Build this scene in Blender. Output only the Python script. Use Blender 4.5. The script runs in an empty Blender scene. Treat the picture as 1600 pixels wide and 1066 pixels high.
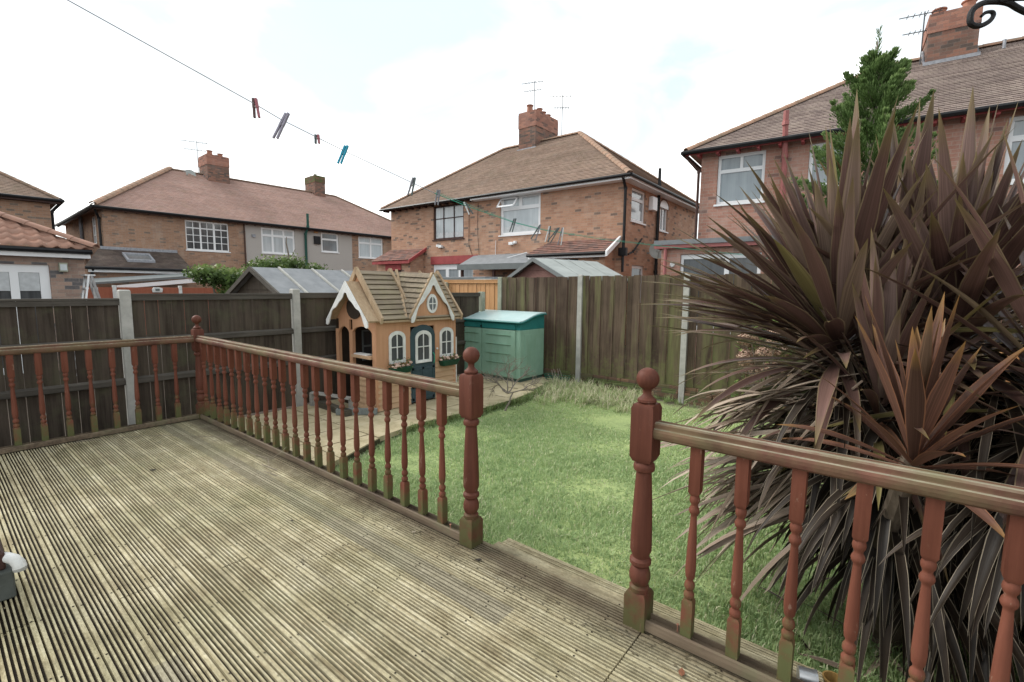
import bpy, bmesh, math, random
import numpy as np
from mathutils import Vector, Matrix
random.seed(7); RNG = np.random.default_rng(11)
SC = bpy.context.scene
COL = SC.collection
R = math.radians

# ------------------------------------------------------------------ camera
cam_d = bpy.data.cameras.new('camera'); cam = bpy.data.objects.new('camera', cam_d); COL.objects.link(cam)
yaw, pitch, roll = 2.2452, 0.1101, 0.0097
fw = Vector((math.cos(yaw)*math.cos(pitch), math.sin(yaw)*math.cos(pitch), -math.sin(pitch)))
rt = fw.cross(Vector((0, 0, 1))).normalized(); up = rt.cross(fw)
rt2 = math.cos(roll)*rt + math.sin(roll)*up; up2 = -math.sin(roll)*rt + math.cos(roll)*up
Mx = Matrix((rt2, up2, -fw)).transposed().to_4x4(); Mx.translation = Vector((5.5652, -1.7777, 1.377))
cam.matrix_world = Mx
cam_d.sensor_width = 36; cam_d.lens = 742.44/1600*36; cam_d.clip_start = 0.05; cam_d.clip_end = 1000
SC.camera = cam

# ------------------------------------------------------------------ sky, sun, exposure
w = bpy.data.worlds.new('World'); SC.world = w; w.use_nodes = True
nt = w.node_tree; nt.nodes.clear()
SUN_EL, SUN_AZ = R(38), R(198)      # azimuth measured from +x, counter clockwise
o_ = nt.nodes.new('ShaderNodeOutputWorld'); mix = nt.nodes.new('ShaderNodeMixShader')
b1 = nt.nodes.new('ShaderNodeBackground'); b2 = nt.nodes.new('ShaderNodeBackground')
sky = nt.nodes.new('ShaderNodeTexSky'); sky.sky_type = 'NISHITA'; sky.sun_disc = False
sky.sun_elevation = SUN_EL; sky.sun_rotation = R(90) - SUN_AZ; sky.air_density = 1.0; sky.dust_density = 2.0
nt.links.new(sky.outputs[0], b1.inputs[0]); b1.inputs[1].default_value = 0.15
tc = nt.nodes.new('ShaderNodeTexCoord'); mp = nt.nodes.new('ShaderNodeMapping'); mp.inputs['Scale'].default_value = (1.0, 1.0, 2.6)
nz = nt.nodes.new('ShaderNodeTexNoise'); nz.inputs['Scale'].default_value = 2.1; nz.inputs['Detail'].default_value = 9; nz.inputs['Roughness'].default_value = 0.52
nz.inputs['Distortion'].default_value = 0.35
cr = nt.nodes.new('ShaderNodeValToRGB'); cr.color_ramp.elements[0].position = 0.36; cr.color_ramp.elements[0].color = (.88, .88, .88, 1)
cr.color_ramp.elements[1].position = 0.56; cr.color_ramp.elements[1].color = (.98, .98, .98, 1)
nt.links.new(tc.outputs['Generated'], mp.inputs[0]); nt.links.new(mp.outputs[0], nz.inputs[0]); nt.links.new(nz.outputs[0], cr.inputs[0])
nz2 = nt.nodes.new('ShaderNodeTexNoise'); nz2.inputs['Scale'].default_value = 1.9; nz2.inputs['Detail'].default_value = 9; nz2.inputs['Distortion'].default_value = .6
nt.links.new(mp.outputs[0], nz2.inputs[0])
cr2 = nt.nodes.new('ShaderNodeValToRGB'); cr2.color_ramp.elements[0].position = 0.40; cr2.color_ramp.elements[0].color = (.40, .45, .47, 1)
cr2.color_ramp.elements[1].position = 0.61; cr2.color_ramp.elements[1].color = (.98, .98, .96, 1)
el_ = cr2.color_ramp.elements.new(.50); el_.color = (.54, .565, .575, 1)
nt.links.new(nz2.outputs[0], cr2.inputs[0]); nt.links.new(cr2.outputs[0], b2.inputs[0]); b2.inputs[1].default_value = 0.86
nt.links.new(cr.outputs[0], mix.inputs[0]); nt.links.new(b1.outputs[0], mix.inputs[1]); nt.links.new(b2.outputs[0], mix.inputs[2])
nt.links.new(mix.outputs[0], o_.inputs[0])
sd = bpy.data.lights.new('sun', 'SUN'); so = bpy.data.objects.new('sun', sd); COL.objects.link(so)
sd.energy = 1.3; sd.angle = R(25); sd.color = (1.0, 0.96, 0.90)
so.rotation_euler = Vector((math.cos(SUN_AZ)*math.cos(SUN_EL), math.sin(SUN_AZ)*math.cos(SUN_EL), math.sin(SUN_EL))).to_track_quat('Z', 'Y').to_euler()
so.location = (0, -10, 20)
SC.view_settings.view_transform = 'Standard'; SC.view_settings.look = 'None'; SC.view_settings.gamma = 1
SC.view_settings.exposure = 1.38

# ------------------------------------------------------------------ node helpers
class NG:
    def __init__(s, name):
        s.m = bpy.data.materials.new(name); s.m.use_nodes = True; s.t = s.m.node_tree; s.t.nodes.clear()
        s.out = s.n('OutputMaterial'); s.b = s.n('BsdfPrincipled'); s.l(s.b.outputs[0], s.out.inputs[0])
    def n(s, kind): return s.t.nodes.new('ShaderNode' + kind)
    def l(s, a, b): s.t.links.new(a, b)
    def put(s, sock, v):
        if isinstance(v, bpy.types.NodeSocket): s.l(v, sock)
        elif v is not None: sock.default_value = v
    def math(s, op, a, b=None, c=None):
        k = s.n('Math'); k.operation = op; s.put(k.inputs[0], a)
        if b is not None: s.put(k.inputs[1], b)
        if c is not None: s.put(k.inputs[2], c)
        return k.outputs[0]
    def pos(s):
        if not hasattr(s, '_p'): g = s.n('NewGeometry'); s._p = g.outputs['Position']; s._nrm = g.outputs['True Normal']
        return s._p
    def obj(s): return s.n('TexCoord').outputs['Object']
    def gen_uv(s): return s.n('TexCoord').outputs['UV']
    def sep(s, v): k = s.n('SeparateXYZ'); s.l(v, k.inputs[0]); return k.outputs
    def comb(s, x, y, z):
        k = s.n('CombineXYZ'); s.put(k.inputs[0], x); s.put(k.inputs[1], y); s.put(k.inputs[2], z); return k.outputs[0]
    def scale(s, v, sc):
        k = s.n('Mapping'); s.l(v, k.inputs[0]); k.inputs['Scale'].default_value = sc; return k.outputs[0]
    def noise(s, v, sc, det=4, rough=.55, dist=0):
        k = s.n('TexNoise'); s.l(v, k.inputs['Vector']); k.inputs['Scale'].default_value = sc; k.inputs['Detail'].default_value = det
        k.inputs['Roughness'].default_value = rough; k.inputs['Distortion'].default_value = dist; return k.outputs[0]
    def white(s, v): k = s.n('TexWhiteNoise'); s.l(v, k.inputs['Vector']); return k.outputs
    def ramp(s, f, stops, interp='LINEAR'):
        k = s.n('ValToRGB'); e = k.color_ramp; e.interpolation = interp
        while len(e.elements) < len(stops): e.elements.new(0.5)
        for el, (p, c) in zip(e.elements, stops): el.position = p; el.color = (*c, 1) if not isinstance(c, float) else (c, c, c, 1)
        s.put(k.inputs[0], f); return k.outputs[0]
    def mixc(s, f, a, b, mode='MIX'):
        k = s.n('MixRGB'); k.blend_type = mode; s.put(k.inputs[0], f)
        for i, v in ((1, a), (2, b)): s.put(k.inputs[i], (*v, 1) if isinstance(v, tuple) and len(v) == 3 else v)
        return k.outputs[0]
    def bump(s, h, strength=.3, dist=.01):
        k = s.n('Bump'); k.inputs['Strength'].default_value = strength; k.inputs['Distance'].default_value = dist; s.l(h, k.inputs['Height'])
        s.l(k.outputs[0], s.b.inputs['Normal'])
    def base(s, c): s.put(s.b.inputs['Base Color'], (*c, 1) if isinstance(c, tuple) and len(c) == 3 else c)
    def rough(s, r): s.put(s.b.inputs['Roughness'], r)
    def spec(s, v): s.b.inputs['Specular IOR Level'].default_value = v

def plain(name, c, rough=.6, var=.12, sc=6, bump=.1, spec=.22, c2=None, metal=0, det=5):
    g = NG(name); p = g.obj(); f = g.noise(p, sc, det, .6)
    d = c2 or tuple(max(0, x*(1-var*2)) for x in c)
    g.base(g.ramp(f, [(.3, d), (.7, c)])); g.rough(rough); g.spec(spec); g.b.inputs['Metallic'].default_value = metal
    if bump: g.bump(g.noise(p, sc*8, 4), bump, .004)
    return g.m

def wood(name, c1, c2, axis=2, algae=None, algae_z=None, rough=.75, grain=40, algae_amt=.5, per=None, bump=.35, streak=None, board=None):
    """weathered timber: long grain along one axis, stains, optional algae near a height or scattered"""
    g = NG(name); p = g.pos(); sc = [1, 1, 1]; sc[axis] = .06
    pv = g.scale(p, tuple(sc)); f = g.noise(pv, grain, 6, .62, .2); f2 = g.noise(p, 2.3, 5, .6)
    ff = g.math('ADD', g.math('MULTIPLY', f, .6), g.math('MULTIPLY', f2, .4))
    if board:
        xyz = g.sep(p); wn = g.white(g.comb(g.math('FLOOR', g.math('DIVIDE', g.math('ADD', xyz[board[0]], board[2]), board[1])), 4.2, 1.1))[0]
        ff = g.math('ADD', ff, g.math('MULTIPLY', g.math('SUBTRACT', wn, .5), board[3]))
    c = g.ramp(ff, [(.35, c1), (.65, c2)])
    if streak:
        st = g.noise(g.scale(p, (1, 1, .10)), 7, 5, .6); c = g.mixc(g.ramp(st, [(.50, (0, 0, 0)), (.72, (.85, .85, .85))]), c, streak)
    if algae:
        z = g.sep(p)[2]
        if algae_z:
            a = g.math('SUBTRACT', algae_z[1], z); a = g.math('DIVIDE', a, algae_z[1]-algae_z[0])
            a = g.math('ADD', a, g.math('MULTIPLY', g.math('SUBTRACT', g.noise(p, 11, 6, .7), .5), 2.6))
            a = g.math('MULTIPLY', g.ramp(a, [(.25, (0, 0, 0)), (.9, (1, 1, 1))]), algae_amt)
        else:
            a = g.math('MULTIPLY', g.ramp(g.noise(p, 5, 6, .65), [(.5, (0, 0, 0)), (.7, (1, 1, 1))]), algae_amt)
        c = g.mixc(a, c, algae)
    if per: c = g.mixc(g.ramp(g.noise(g.scale(p, (1, 1, .35)), 34, 5, .7), [(.63, (0, 0, 0)), (.69, (.75, .75, .75))]), c, per)
    g.base(c); g.rough(rough); g.spec(.12); g.bump(f, bump, .004)
    return g.m

def brick(name, cols, mortar, dark=None, darkp=.82, rowh=.075, bw=.225, bump=.5, swap=False):
    g = NG(name); p = g.pos(); x, y, z = g.sep(p)
    nx = g.math('ABSOLUTE', g.sep(g._nrm)[0]); k = g.math('GREATER_THAN', nx, .5)
    u = g.math('ADD', g.math('MULTIPLY', k, y), g.math('MULTIPLY', g.math('SUBTRACT', 1, k), x))
    wob = g.math('MULTIPLY', g.noise(p, 9, 2), .012)
    zz = g.math('DIVIDE', g.math('ADD', z, wob), rowh); row = g.math('FLOOR', zz); fz = g.math('FRACT', zz)
    uu = g.math('ADD', g.math('DIVIDE', g.math('ADD', u, wob), bw), g.math('MULTIPLY', g.math('MODULO', g.math('ABSOLUTE', row), 2), .5))
    col = g.math('FLOOR', uu); fu = g.math('FRACT', uu)
    wn = g.white(g.comb(col, row, k))[0]; wn2 = g.white(g.comb(row, col, 7.3))[0]
    n = len(cols); c = g.ramp(wn, [(i/(n-.001), cc) for i, cc in enumerate(cols)], 'CONSTANT')
    if dark: c = g.mixc(g.math('GREATER_THAN', wn2, darkp), c, dark)
    fine = g.noise(p, 30, 4, .7); c = g.mixc(.22, c, g.ramp(fine, [(.3, (.25, .2, .18)), (.7, (.75, .72, .7))]), 'OVERLAY')
    big = g.noise(p, .9, 4, .6); c = g.mixc(g.math('MULTIPLY', g.ramp(big, [(.45, (0, 0, 0)), (.75, (1, 1, 1))]), .25), c, tuple(v*.6 for v in cols[0]))
    mz = g.math('LESS_THAN', fz, .13); mu = g.math('LESS_THAN', fu, .045); m = g.math('MAXIMUM', mz, mu)
    c = g.mixc(g.math('MULTIPLY', m, .75), c, mortar); pa = g.ramp(g.noise(g.scale(p, (1, 1, .6)), 1.9, 6, .7), [(.50, (0, 0, 0)), (.70, (1, 1, 1))]); c = g.mixc(g.math('MULTIPLY', pa, .35), c, tuple(min(1, v*1.25+.04) for v in mortar)); g.base(c); g.rough(.95); g.spec(.08)
    g.bump(g.math('ADD', g.math('MULTIPLY', g.math('SUBTRACT', 1, m), .6), g.math('MULTIPLY', fine, .5)), bump, .006)
    return g.m

def tiles(name, cols, moss=None, mossamt=.5, gauge_z=.06, tw=.165):
    g = NG(name); p = g.pos(); x, y, z = g.sep(p)
    nx = g.math('ABSOLUTE', g.sep(g._nrm)[0]); ny = g.math('ABSOLUTE', g.sep(g._nrm)[1]); k = g.math('GREATER_THAN', nx, ny)
    u = g.math('ADD', g.math('MULTIPLY', k, y), g.math('MULTIPLY', g.math('SUBTRACT', 1, k), x))
    row = g.math('FLOOR', g.math('DIVIDE', z, gauge_z)); uu = g.math('ADD', g.math('DIVIDE', u, tw), g.math('MULTIPLY', g.math('MODULO', g.math('ABSOLUTE', row), 2), .5))
    wn = g.white(g.comb(g.math('FLOOR', uu), row, k))[0]; n = len(cols)
    c = g.ramp(wn, [(i/(n-.001), cc) for i, cc in enumerate(cols)], 'CONSTANT')
    big = g.noise(p, .55, 6, .65); c = g.mixc(g.math('MULTIPLY', g.ramp(big, [(.42, (0, 0, 0)), (.7, (1, 1, 1))]), .55), c, tuple(v*.6 for v in cols[0]))
    st = g.noise(g.scale(p, (1, 1, .25)), 3.1, 6, .7); c = g.mixc(g.math('MULTIPLY', g.ramp(st, [(.5, (0, 0, 0)), (.75, (1, 1, 1))]), .35), c, (.29, .245, .215))
    if moss: c = g.mixc(g.math('MULTIPLY', g.ramp(g.noise(p, 1.7, 7, .7), [(.52, (0, 0, 0)), (.68, (1, 1, 1))]), mossamt), c, moss)
    c = g.mixc(g.math('MULTIPLY', g.math('LESS_THAN', g.math('FRACT', uu), .05), .5), c, (.06, .05, .045))
    g.base(c); g.rough(.95); g.spec(.1); g.bump(g.noise(p, 40, 4, .7), .3, .006)
    return g.m

def leafmat(name, stops, rough=.5, sheen=.3, trans=.25, uvstripe=False, tip=None, edge=None):
    """leaves: per-leaf colour from the 'tint' attribute, optional stripes along the blade"""
    g = NG(name); a = g.n('Attribute'); a.attribute_name = 'tint'; c = g.ramp(a.outputs['Fac'], stops)
    if uvstripe:
        uv = g.sep(g.gen_uv()); st = g.noise(g.scale(g.comb(uv[0], uv[1], a.outputs['Fac']), (14, .5, 9)), 1.0, 4, .6)
        c = g.mixc(.55, c, g.ramp(st, [(.35, (.25, .25, .25)), (.65, (.75, .75, .75))]), 'OVERLAY')
        if edge: c = g.mixc(g.math('MULTIPLY', g.math('GREATER_THAN', g.math('ABSOLUTE', g.math('SUBTRACT', uv[0], .5)), .44), .75), c, edge)
        if tip: c = g.mixc(g.ramp(uv[1], [(.80, (0, 0, 0)), (1.0, (.8, .8, .8))]), c, tip)
    g.base(c); g.rough(rough); g.spec(.22)
    if trans:
        tr = g.n('BsdfTranslucent'); g.l(c, tr.inputs[0]) if isinstance(c, bpy.types.NodeSocket) else None
        mx = g.n('MixShader'); mx.inputs[0].default_value = trans; g.l(g.b.outputs[0], mx.inputs[1]); g.l(tr.outputs[0], mx.inputs[2]); g.l(mx.outputs[0], g.out.inputs[0])
    return g.m

def glassmat(name, c, c2=None, rough=.08, sc=3):
    g = NG(name); p = g.pos(); f = g.math('ADD', g.math('MULTIPLY', g.noise(g.scale(p, (1, 1, .06)), 11, 3), .6), g.math('MULTIPLY', g.noise(p, 1.8, 3), .4)); g.base(g.ramp(f, [(.35, c), (.65, c2 or tuple(x*1.25 for x in c))])); g.rough(rough); g.spec(.7)
    return g.m

# ------------------------------------------------------------------ mesh builder
class MB:
    def __init__(s): s.v = []; s.f = []; s.mi = []; s.m = 0
    def add(s, vs, fs):
        o = len(s.v); s.v += [tuple(map(float, q)) for q in vs]
        for f in fs: s.f.append([i+o for i in f]); s.mi.append(s.m)
        return s
    def hexa(s, p):  # 8 points: bottom 4, top 4
        return s.add(p, [(0, 3, 2, 1), (4, 5, 6, 7), (0, 1, 5, 4), (1, 2, 6, 5), (2, 3, 7, 6), (3, 0, 4, 7)])
    def box(s, x0, x1, y0, y1, z0, z1, P=None):
        q = [(x0, y0, z0), (x1, y0, z0), (x1, y1, z0), (x0, y1, z0), (x0, y0, z1), (x1, y0, z1), (x1, y1, z1), (x0, y1, z1)]
        if P: q = [P(*a) for a in q]
        return s.hexa(q)
    def bar(s, a, b, w, h=None, upv=(0, 0, 1)):
        a = Vector(a); b = Vector(b); h = w if h is None else h; d = (b-a).normalized(); u = Vector(upv)
        if abs(d.dot(u)) > .98: u = Vector((1, 0, 0))
        r = d.cross(u).normalized()*w/2; q = r.cross(d).normalized()*h/2
        return s.hexa([a-r-q, a+r-q, a+r+q, a-r+q, b-r-q, b+r-q, b+r+q, b-r+q])
    def tube(s, pts, r, n=8, cap=True):
        pts = [Vector(p) for p in pts]; k = len(pts); rs = r if isinstance(r, (list, tuple)) else [r]*k; vs = []; fs = []; ref = None
        for i, p in enumerate(pts):
            d = (pts[min(i+1, k-1)]-pts[max(i-1, 0)]).normalized()
            if ref is None: ref = Vector((0, 0, 1)) if abs(d.z) < .9 else Vector((1, 0, 0))
            a = d.cross(ref).normalized(); b = a.cross(d).normalized(); ref = b
            for j in range(n): t = 2*math.pi*j/n; vs.append(p + (a*math.cos(t)+b*math.sin(t))*rs[i])
        for i in range(k-1):
            for j in range(n): fs.append((i*n+j, i*n+(j+1) % n, (i+1)*n+(j+1) % n, (i+1)*n+j))
        if cap: fs.append(tuple(range(n))[::-1]); fs.append(tuple(range((k-1)*n, k*n)))
        return s.add(vs, fs)
    def lathe(s, prof, c=(0, 0, 0), n=16, rot=0):
        vs = []; fs = []; k = len(prof)
        for r, z in prof:
            for j in range(n): t = 2*math.pi*j/n+rot; vs.append((c[0]+r*math.cos(t), c[1]+r*math.sin(t), c[2]+z))
        for i in range(k-1):
            for j in range(n): fs.append((i*n+j, i*n+(j+1) % n, (i+1)*n+(j+1) % n, (i+1)*n+j))
        fs.append(tuple(range(n))[::-1]); fs.append(tuple(range((k-1)*n, k*n)))
        return s.add(vs, fs)
    def sqlathe(s, prof, c=(0, 0, 0)):  # square sections, half-side given
        return s.lathe([(r*math.sqrt(2), z) for r, z in prof], c, 4, math.pi/4)
    def prism(s, poly, P, t0, t1):  # polygon (a,b) extruded from t0 to t1 through P(a,b,t)
        n = len(poly); vs = [P(a, b, t0) for a, b in poly]+[P(a, b, t1) for a, b in poly]
        fs = [tuple(range(n))[::-1], tuple(range(n, 2*n))]+[(i, (i+1) % n, n+(i+1) % n, n+i) for i in range(n)]
        return s.add(vs, fs)
    def sphere(s, c, r, nu=10, nv=7, sq=(1, 1, 1)):
        pr = [(math.sin(math.pi*i/nv)*r, -math.cos(math.pi*i/nv)*r) for i in range(nv+1)]; pr[0] = (1e-4, -r); pr[-1] = (1e-4, r)
        o = len(s.v); s.lathe(pr, (0, 0, 0), nu)
        for i in range(o, len(s.v)): v = s.v[i]; s.v[i] = (c[0]+v[0]*sq[0], c[1]+v[1]*sq[1], c[2]+v[2]*sq[2])
        return s
    def build(s, name, mats, parent=None, smooth=False, recalc=True, bevel=0):
        me = bpy.data.meshes.new(name)
        off = Vector((0, 0, 0))
        q = parent
        while q is not None: off += q.location; q = q.parent
        me.from_pydata([(v[0]-off.x, v[1]-off.y, v[2]-off.z) for v in s.v], [], s.f)
        for m in (mats if isinstance(mats, (list, tuple)) else [mats]): me.materials.append(m)
        me.polygons.foreach_set('material_index', s.mi)
        if recalc:
            bm = bmesh.new(); bm.from_mesh(me); bmesh.ops.recalc_face_normals(bm, faces=bm.faces); bm.to_mesh(me); bm.free()
        if smooth: me.polygons.foreach_set('use_smooth', [True]*len(me.polygons)); me.set_sharp_from_angle(angle=R(40))
        o = bpy.data.objects.new(name, me); COL.objects.link(o)
        if parent is not None: o.parent = parent
        if bevel:
            b = o.modifiers.new('bevel', 'BEVEL'); b.width = bevel; b.segments = 2; b.limit_method = 'ANGLE'; b.angle_limit = R(40)
        return o

def tag(o, label=None, cat=None, group=None, kind=None):
    if label: o['label'] = label
    if cat: o['category'] = cat
    if group: o['group'] = group
    if kind: o['kind'] = kind
    return o
def thing(name, label, cat, loc=(0, 0, 0), group=None):
    o = bpy.data.objects.new(name, None); COL.objects.link(o); o.location = loc; o.empty_display_size = .2
    return tag(o, label, cat, group)
def copy_tree(o, parent=None, kids=None):
    c = o.copy(); COL.objects.link(c)
    if parent is not None: c.parent = parent
    for ch in list(o.children): copy_tree(ch, c)
    return c
def bigmesh(name, V, F, mat, parent=None, tint=None, uv=None, nper=None):
    """fast numpy mesh: V (n,3), F (m,k) faces of k corners; tint per vertex; uv per vertex"""
    off = np.zeros(3); q = parent
    while q is not None: off += np.array(q.location); q = q.parent
    me = bpy.data.meshes.new(name); V = np.asarray(V, np.float32)-off.astype(np.float32); F = np.asarray(F, np.int32); m, k = F.shape
    me.vertices.add(len(V)); me.vertices.foreach_set('co', V.ravel()); me.loops.add(m*k); me.loops.foreach_set('vertex_index', F.ravel())
    me.polygons.add(m); me.polygons.foreach_set('loop_start', np.arange(0, m*k, k, dtype=np.int32)); me.polygons.foreach_set('loop_total', np.full(m, k, np.int32))
    me.materials.append(mat); me.update(calc_edges=True)
    if tint is not None: a = me.attributes.new('tint', 'FLOAT', 'POINT'); a.data.foreach_set('value', np.asarray(tint, np.float32))
    if uv is not None:
        l = me.uv_layers.new(name='UVMap'); l.data.foreach_set('uv', np.asarray(uv, np.float32)[F.ravel()].ravel())
    me.polygons.foreach_set('use_smooth', np.ones(m, bool))
    o = bpy.data.objects.new(name, me); COL.objects.link(o)
    if parent is not None: o.parent = parent
    return o
def rnd(a, b): return random.uniform(a, b)

# ------------------------------------------------------------------ materials
M = {}
M['brick_pink'] = brick('brick_pink', [(.42, .245, .165), (.455, .27, .185), (.40, .235, .16), (.47, .295, .21), (.435, .255, .175), (.37, .215, .15)], (.36, .29, .23), (.19, .14, .115), .91)
M['brick_red'] = brick('brick_red', [(.38, .205, .155), (.405, .225, .175), (.36, .19, .145), (.42, .245, .195), (.385, .21, .16)], (.38, .31, .265), (.22, .14, .12), .95)
M['brick_brown'] = brick('brick_brown', [(.33, .205, .14), (.36, .225, .155), (.31, .19, .13), (.345, .215, .145), (.28, .175, .125)], (.30, .255, .21), (.18, .14, .115), .92)
M['brick_multi'] = brick('brick_multi', [(.33, .235, .19), (.36, .26, .21), (.30, .215, .175), (.28, .20, .165)], (.29, .26, .23), (.12, .115, .12), .80)
M['brick_chim'] = brick('brick_chim', [(.20, .11, .085), (.25, .135, .10), (.17, .105, .085), (.15, .10, .08)], (.17, .135, .115), (.10, .08, .07), .82)
M['brick_orange'] = brick('brick_orange', [(.31, .155, .115), (.34, .175, .13), (.26, .135, .105)], (.24, .16, .13), (.16, .10, .085), .90)
M['brick_moss'] = brick('brick_moss', [(.14, .09, .06), (.17, .11, .07), (.11, .10, .055), (.12, .08, .055)], (.07, .07, .05), (.10, .12, .05), .7)
M['tile_red'] = tiles('tile_red', [(.35, .225, .185), (.38, .245, .205), (.32, .21, .175), (.365, .245, .21)], (.20, .17, .10), .25)
M['tile_brown'] = tiles('tile_brown', [(.24, .17, .13), (.27, .195, .15), (.215, .155, .12), (.255, .18, .14)], (.15, .135, .085), .3)
M['tile_grey'] = tiles('tile_grey', [(.225, .175, .155), (.26, .205, .18), (.20, .155, .14), (.28, .225, .195)], (.18, .155, .11), .2)
M['tile_small'] = tiles('tile_small', [(.22, .125, .10), (.26, .14, .115), (.15, .10, .09), (.21, .13, .11)], None)
M['tile_dark'] = tiles('tile_dark', [(.11, .085, .075), (.13, .10, .085), (.10, .08, .07)], (.12, .11, .08), .3)
M['pantile'] = plain('pantile', (.36, .20, .145), .85, .14, 5, .2, c2=(.24, .145, .11))
M['ridge'] = plain('ridge', (.38, .22, .15), .85, .2, 4, .2, c2=(.22, .165, .12))
M['ridge_dark'] = plain('ridge_dark', (.26, .16, .11), .85, .2, 4, .2, c2=(.14, .11, .08))
M['upvc'] = plain('upvc', (.78, .79, .80), .35, .03, 3, 0)
M['white_paint'] = plain('white_paint', (.74, .74, .73), .5, .1, 9, .05, c2=(.56, .56, .53))
M['black'] = plain('black_plastic', (.018, .018, .02), .4, .3, 6, .05)
M['iron'] = plain('iron', (.012, .011, .012), .55, .3, 30, .3)
M['dkbrown'] = plain('dark_brown_frame', (.07, .035, .028), .5, .2, 8, .05)
M['redpaint'] = plain('red_paint', (.36, .075, .075), .55, .15, 5, .05)
M['redpipe'] = plain('red_pipe', (.40, .15, .14), .5, .15, 5, .05)
M['lead'] = plain('lead', (.34, .35, .38), .5, .2, 14, .3)
M['felt'] = plain('felt', (.24, .25, .26), .9, .12, 5, .3, c2=(.17, .18, .19))
M['felt_green'] = plain('felt_green', (.36, .385, .37), .9, .10, 4, .25, c2=(.28, .30, .29))
M['felt_edge'] = plain('felt_edge', (.17, .185, .185), .9, .1, 5, .2)
M['steel'] = plain('steel', (.55, .56, .57), .35, .1, 5, 0, metal=.8)
M['lead_dark'] = plain('aerial_metal', (.10, .10, .105), .5, .1, 5, 0)
M['pot'] = plain('chimney_pot', (.40, .19, .13), .8, .2, 6, .2)
M['concrete'] = plain('concrete', (.44, .43, .40), .9, .18, 9, .5, c2=(.30, .30, .275))
M['concrete_g'] = plain('concrete_green', (.36, .37, .30), .9, .2, 7, .5, c2=(.22, .235, .17))
M['dash'] = plain('pebble_dash', (.44, .41, .385), .95, .12, 60, .8, c2=(.36, .335, .31), det=8)
M['glass_pale'] = glassmat('glass_pale', (.38, .42, .44), (.50, .54, .56)); M['glass_grey'] = glassmat('glass_grey', (.22, .25, .27), (.32, .36, .38))
M['glass_dark'] = glassmat('glass_dark', (.035, .038, .042), (.09, .095, .10)); M['glass_mid'] = glassmat('glass_mid', (.13, .14, .15), (.20, .22, .23))
M['net'] = plain('net_curtain', (.55, .57, .58), .8, .12, 12, .2)
M['fence_dk'] = wood('fence_dark', (.034, .026, .020), (.080, .063, .049), 2, (.085, .09, .05), None, grain=34, algae_amt=.4, board=(1, .1229, .4, .2), streak=(.095, .08, .06))
M['fence_dk_rail'] = wood('fence_dark_rail', (.052, .046, .039), (.105, .094, .08), 1, grain=34)
M['fence_br'] = wood('fence_brown', (.055, .038, .028), (.135, .098, .070), 2, (.135, .15, .055), (-.45, .50), grain=34, algae_amt=.7, streak=(.165, .17, .075), board=(0, .1167, 20.56-.045, .20))
M['fence_tan'] = wood('fence_tan', (.42, .22, .10), (.56, .32, .16), 2, grain=30)
M['fence_red'] = wood('fence_red', (.28, .09, .055), (.36, .13, .08), 2, grain=26)
M['stain'] = wood('red_stain', (.105, .036, .023), (.18, .066, .043), 2, (.085, .105, .042), (.03, .34), grain=30, algae_amt=.85, rough=.6, bump=.3, per=(.24, .15, .11))
M['stain_new'] = wood('newel_stain', (.075, .027, .018), (.135, .050, .034), 2, (.075, .085, .035), (-.02, .27), grain=26, algae_amt=.8, rough=.55, bump=.3, per=(.17, .095, .07))
M['soil'] = plain('soil', (.075, .055, .04), .95, .3, 3, .8, c2=(.04, .032, .024), det=9)

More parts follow.
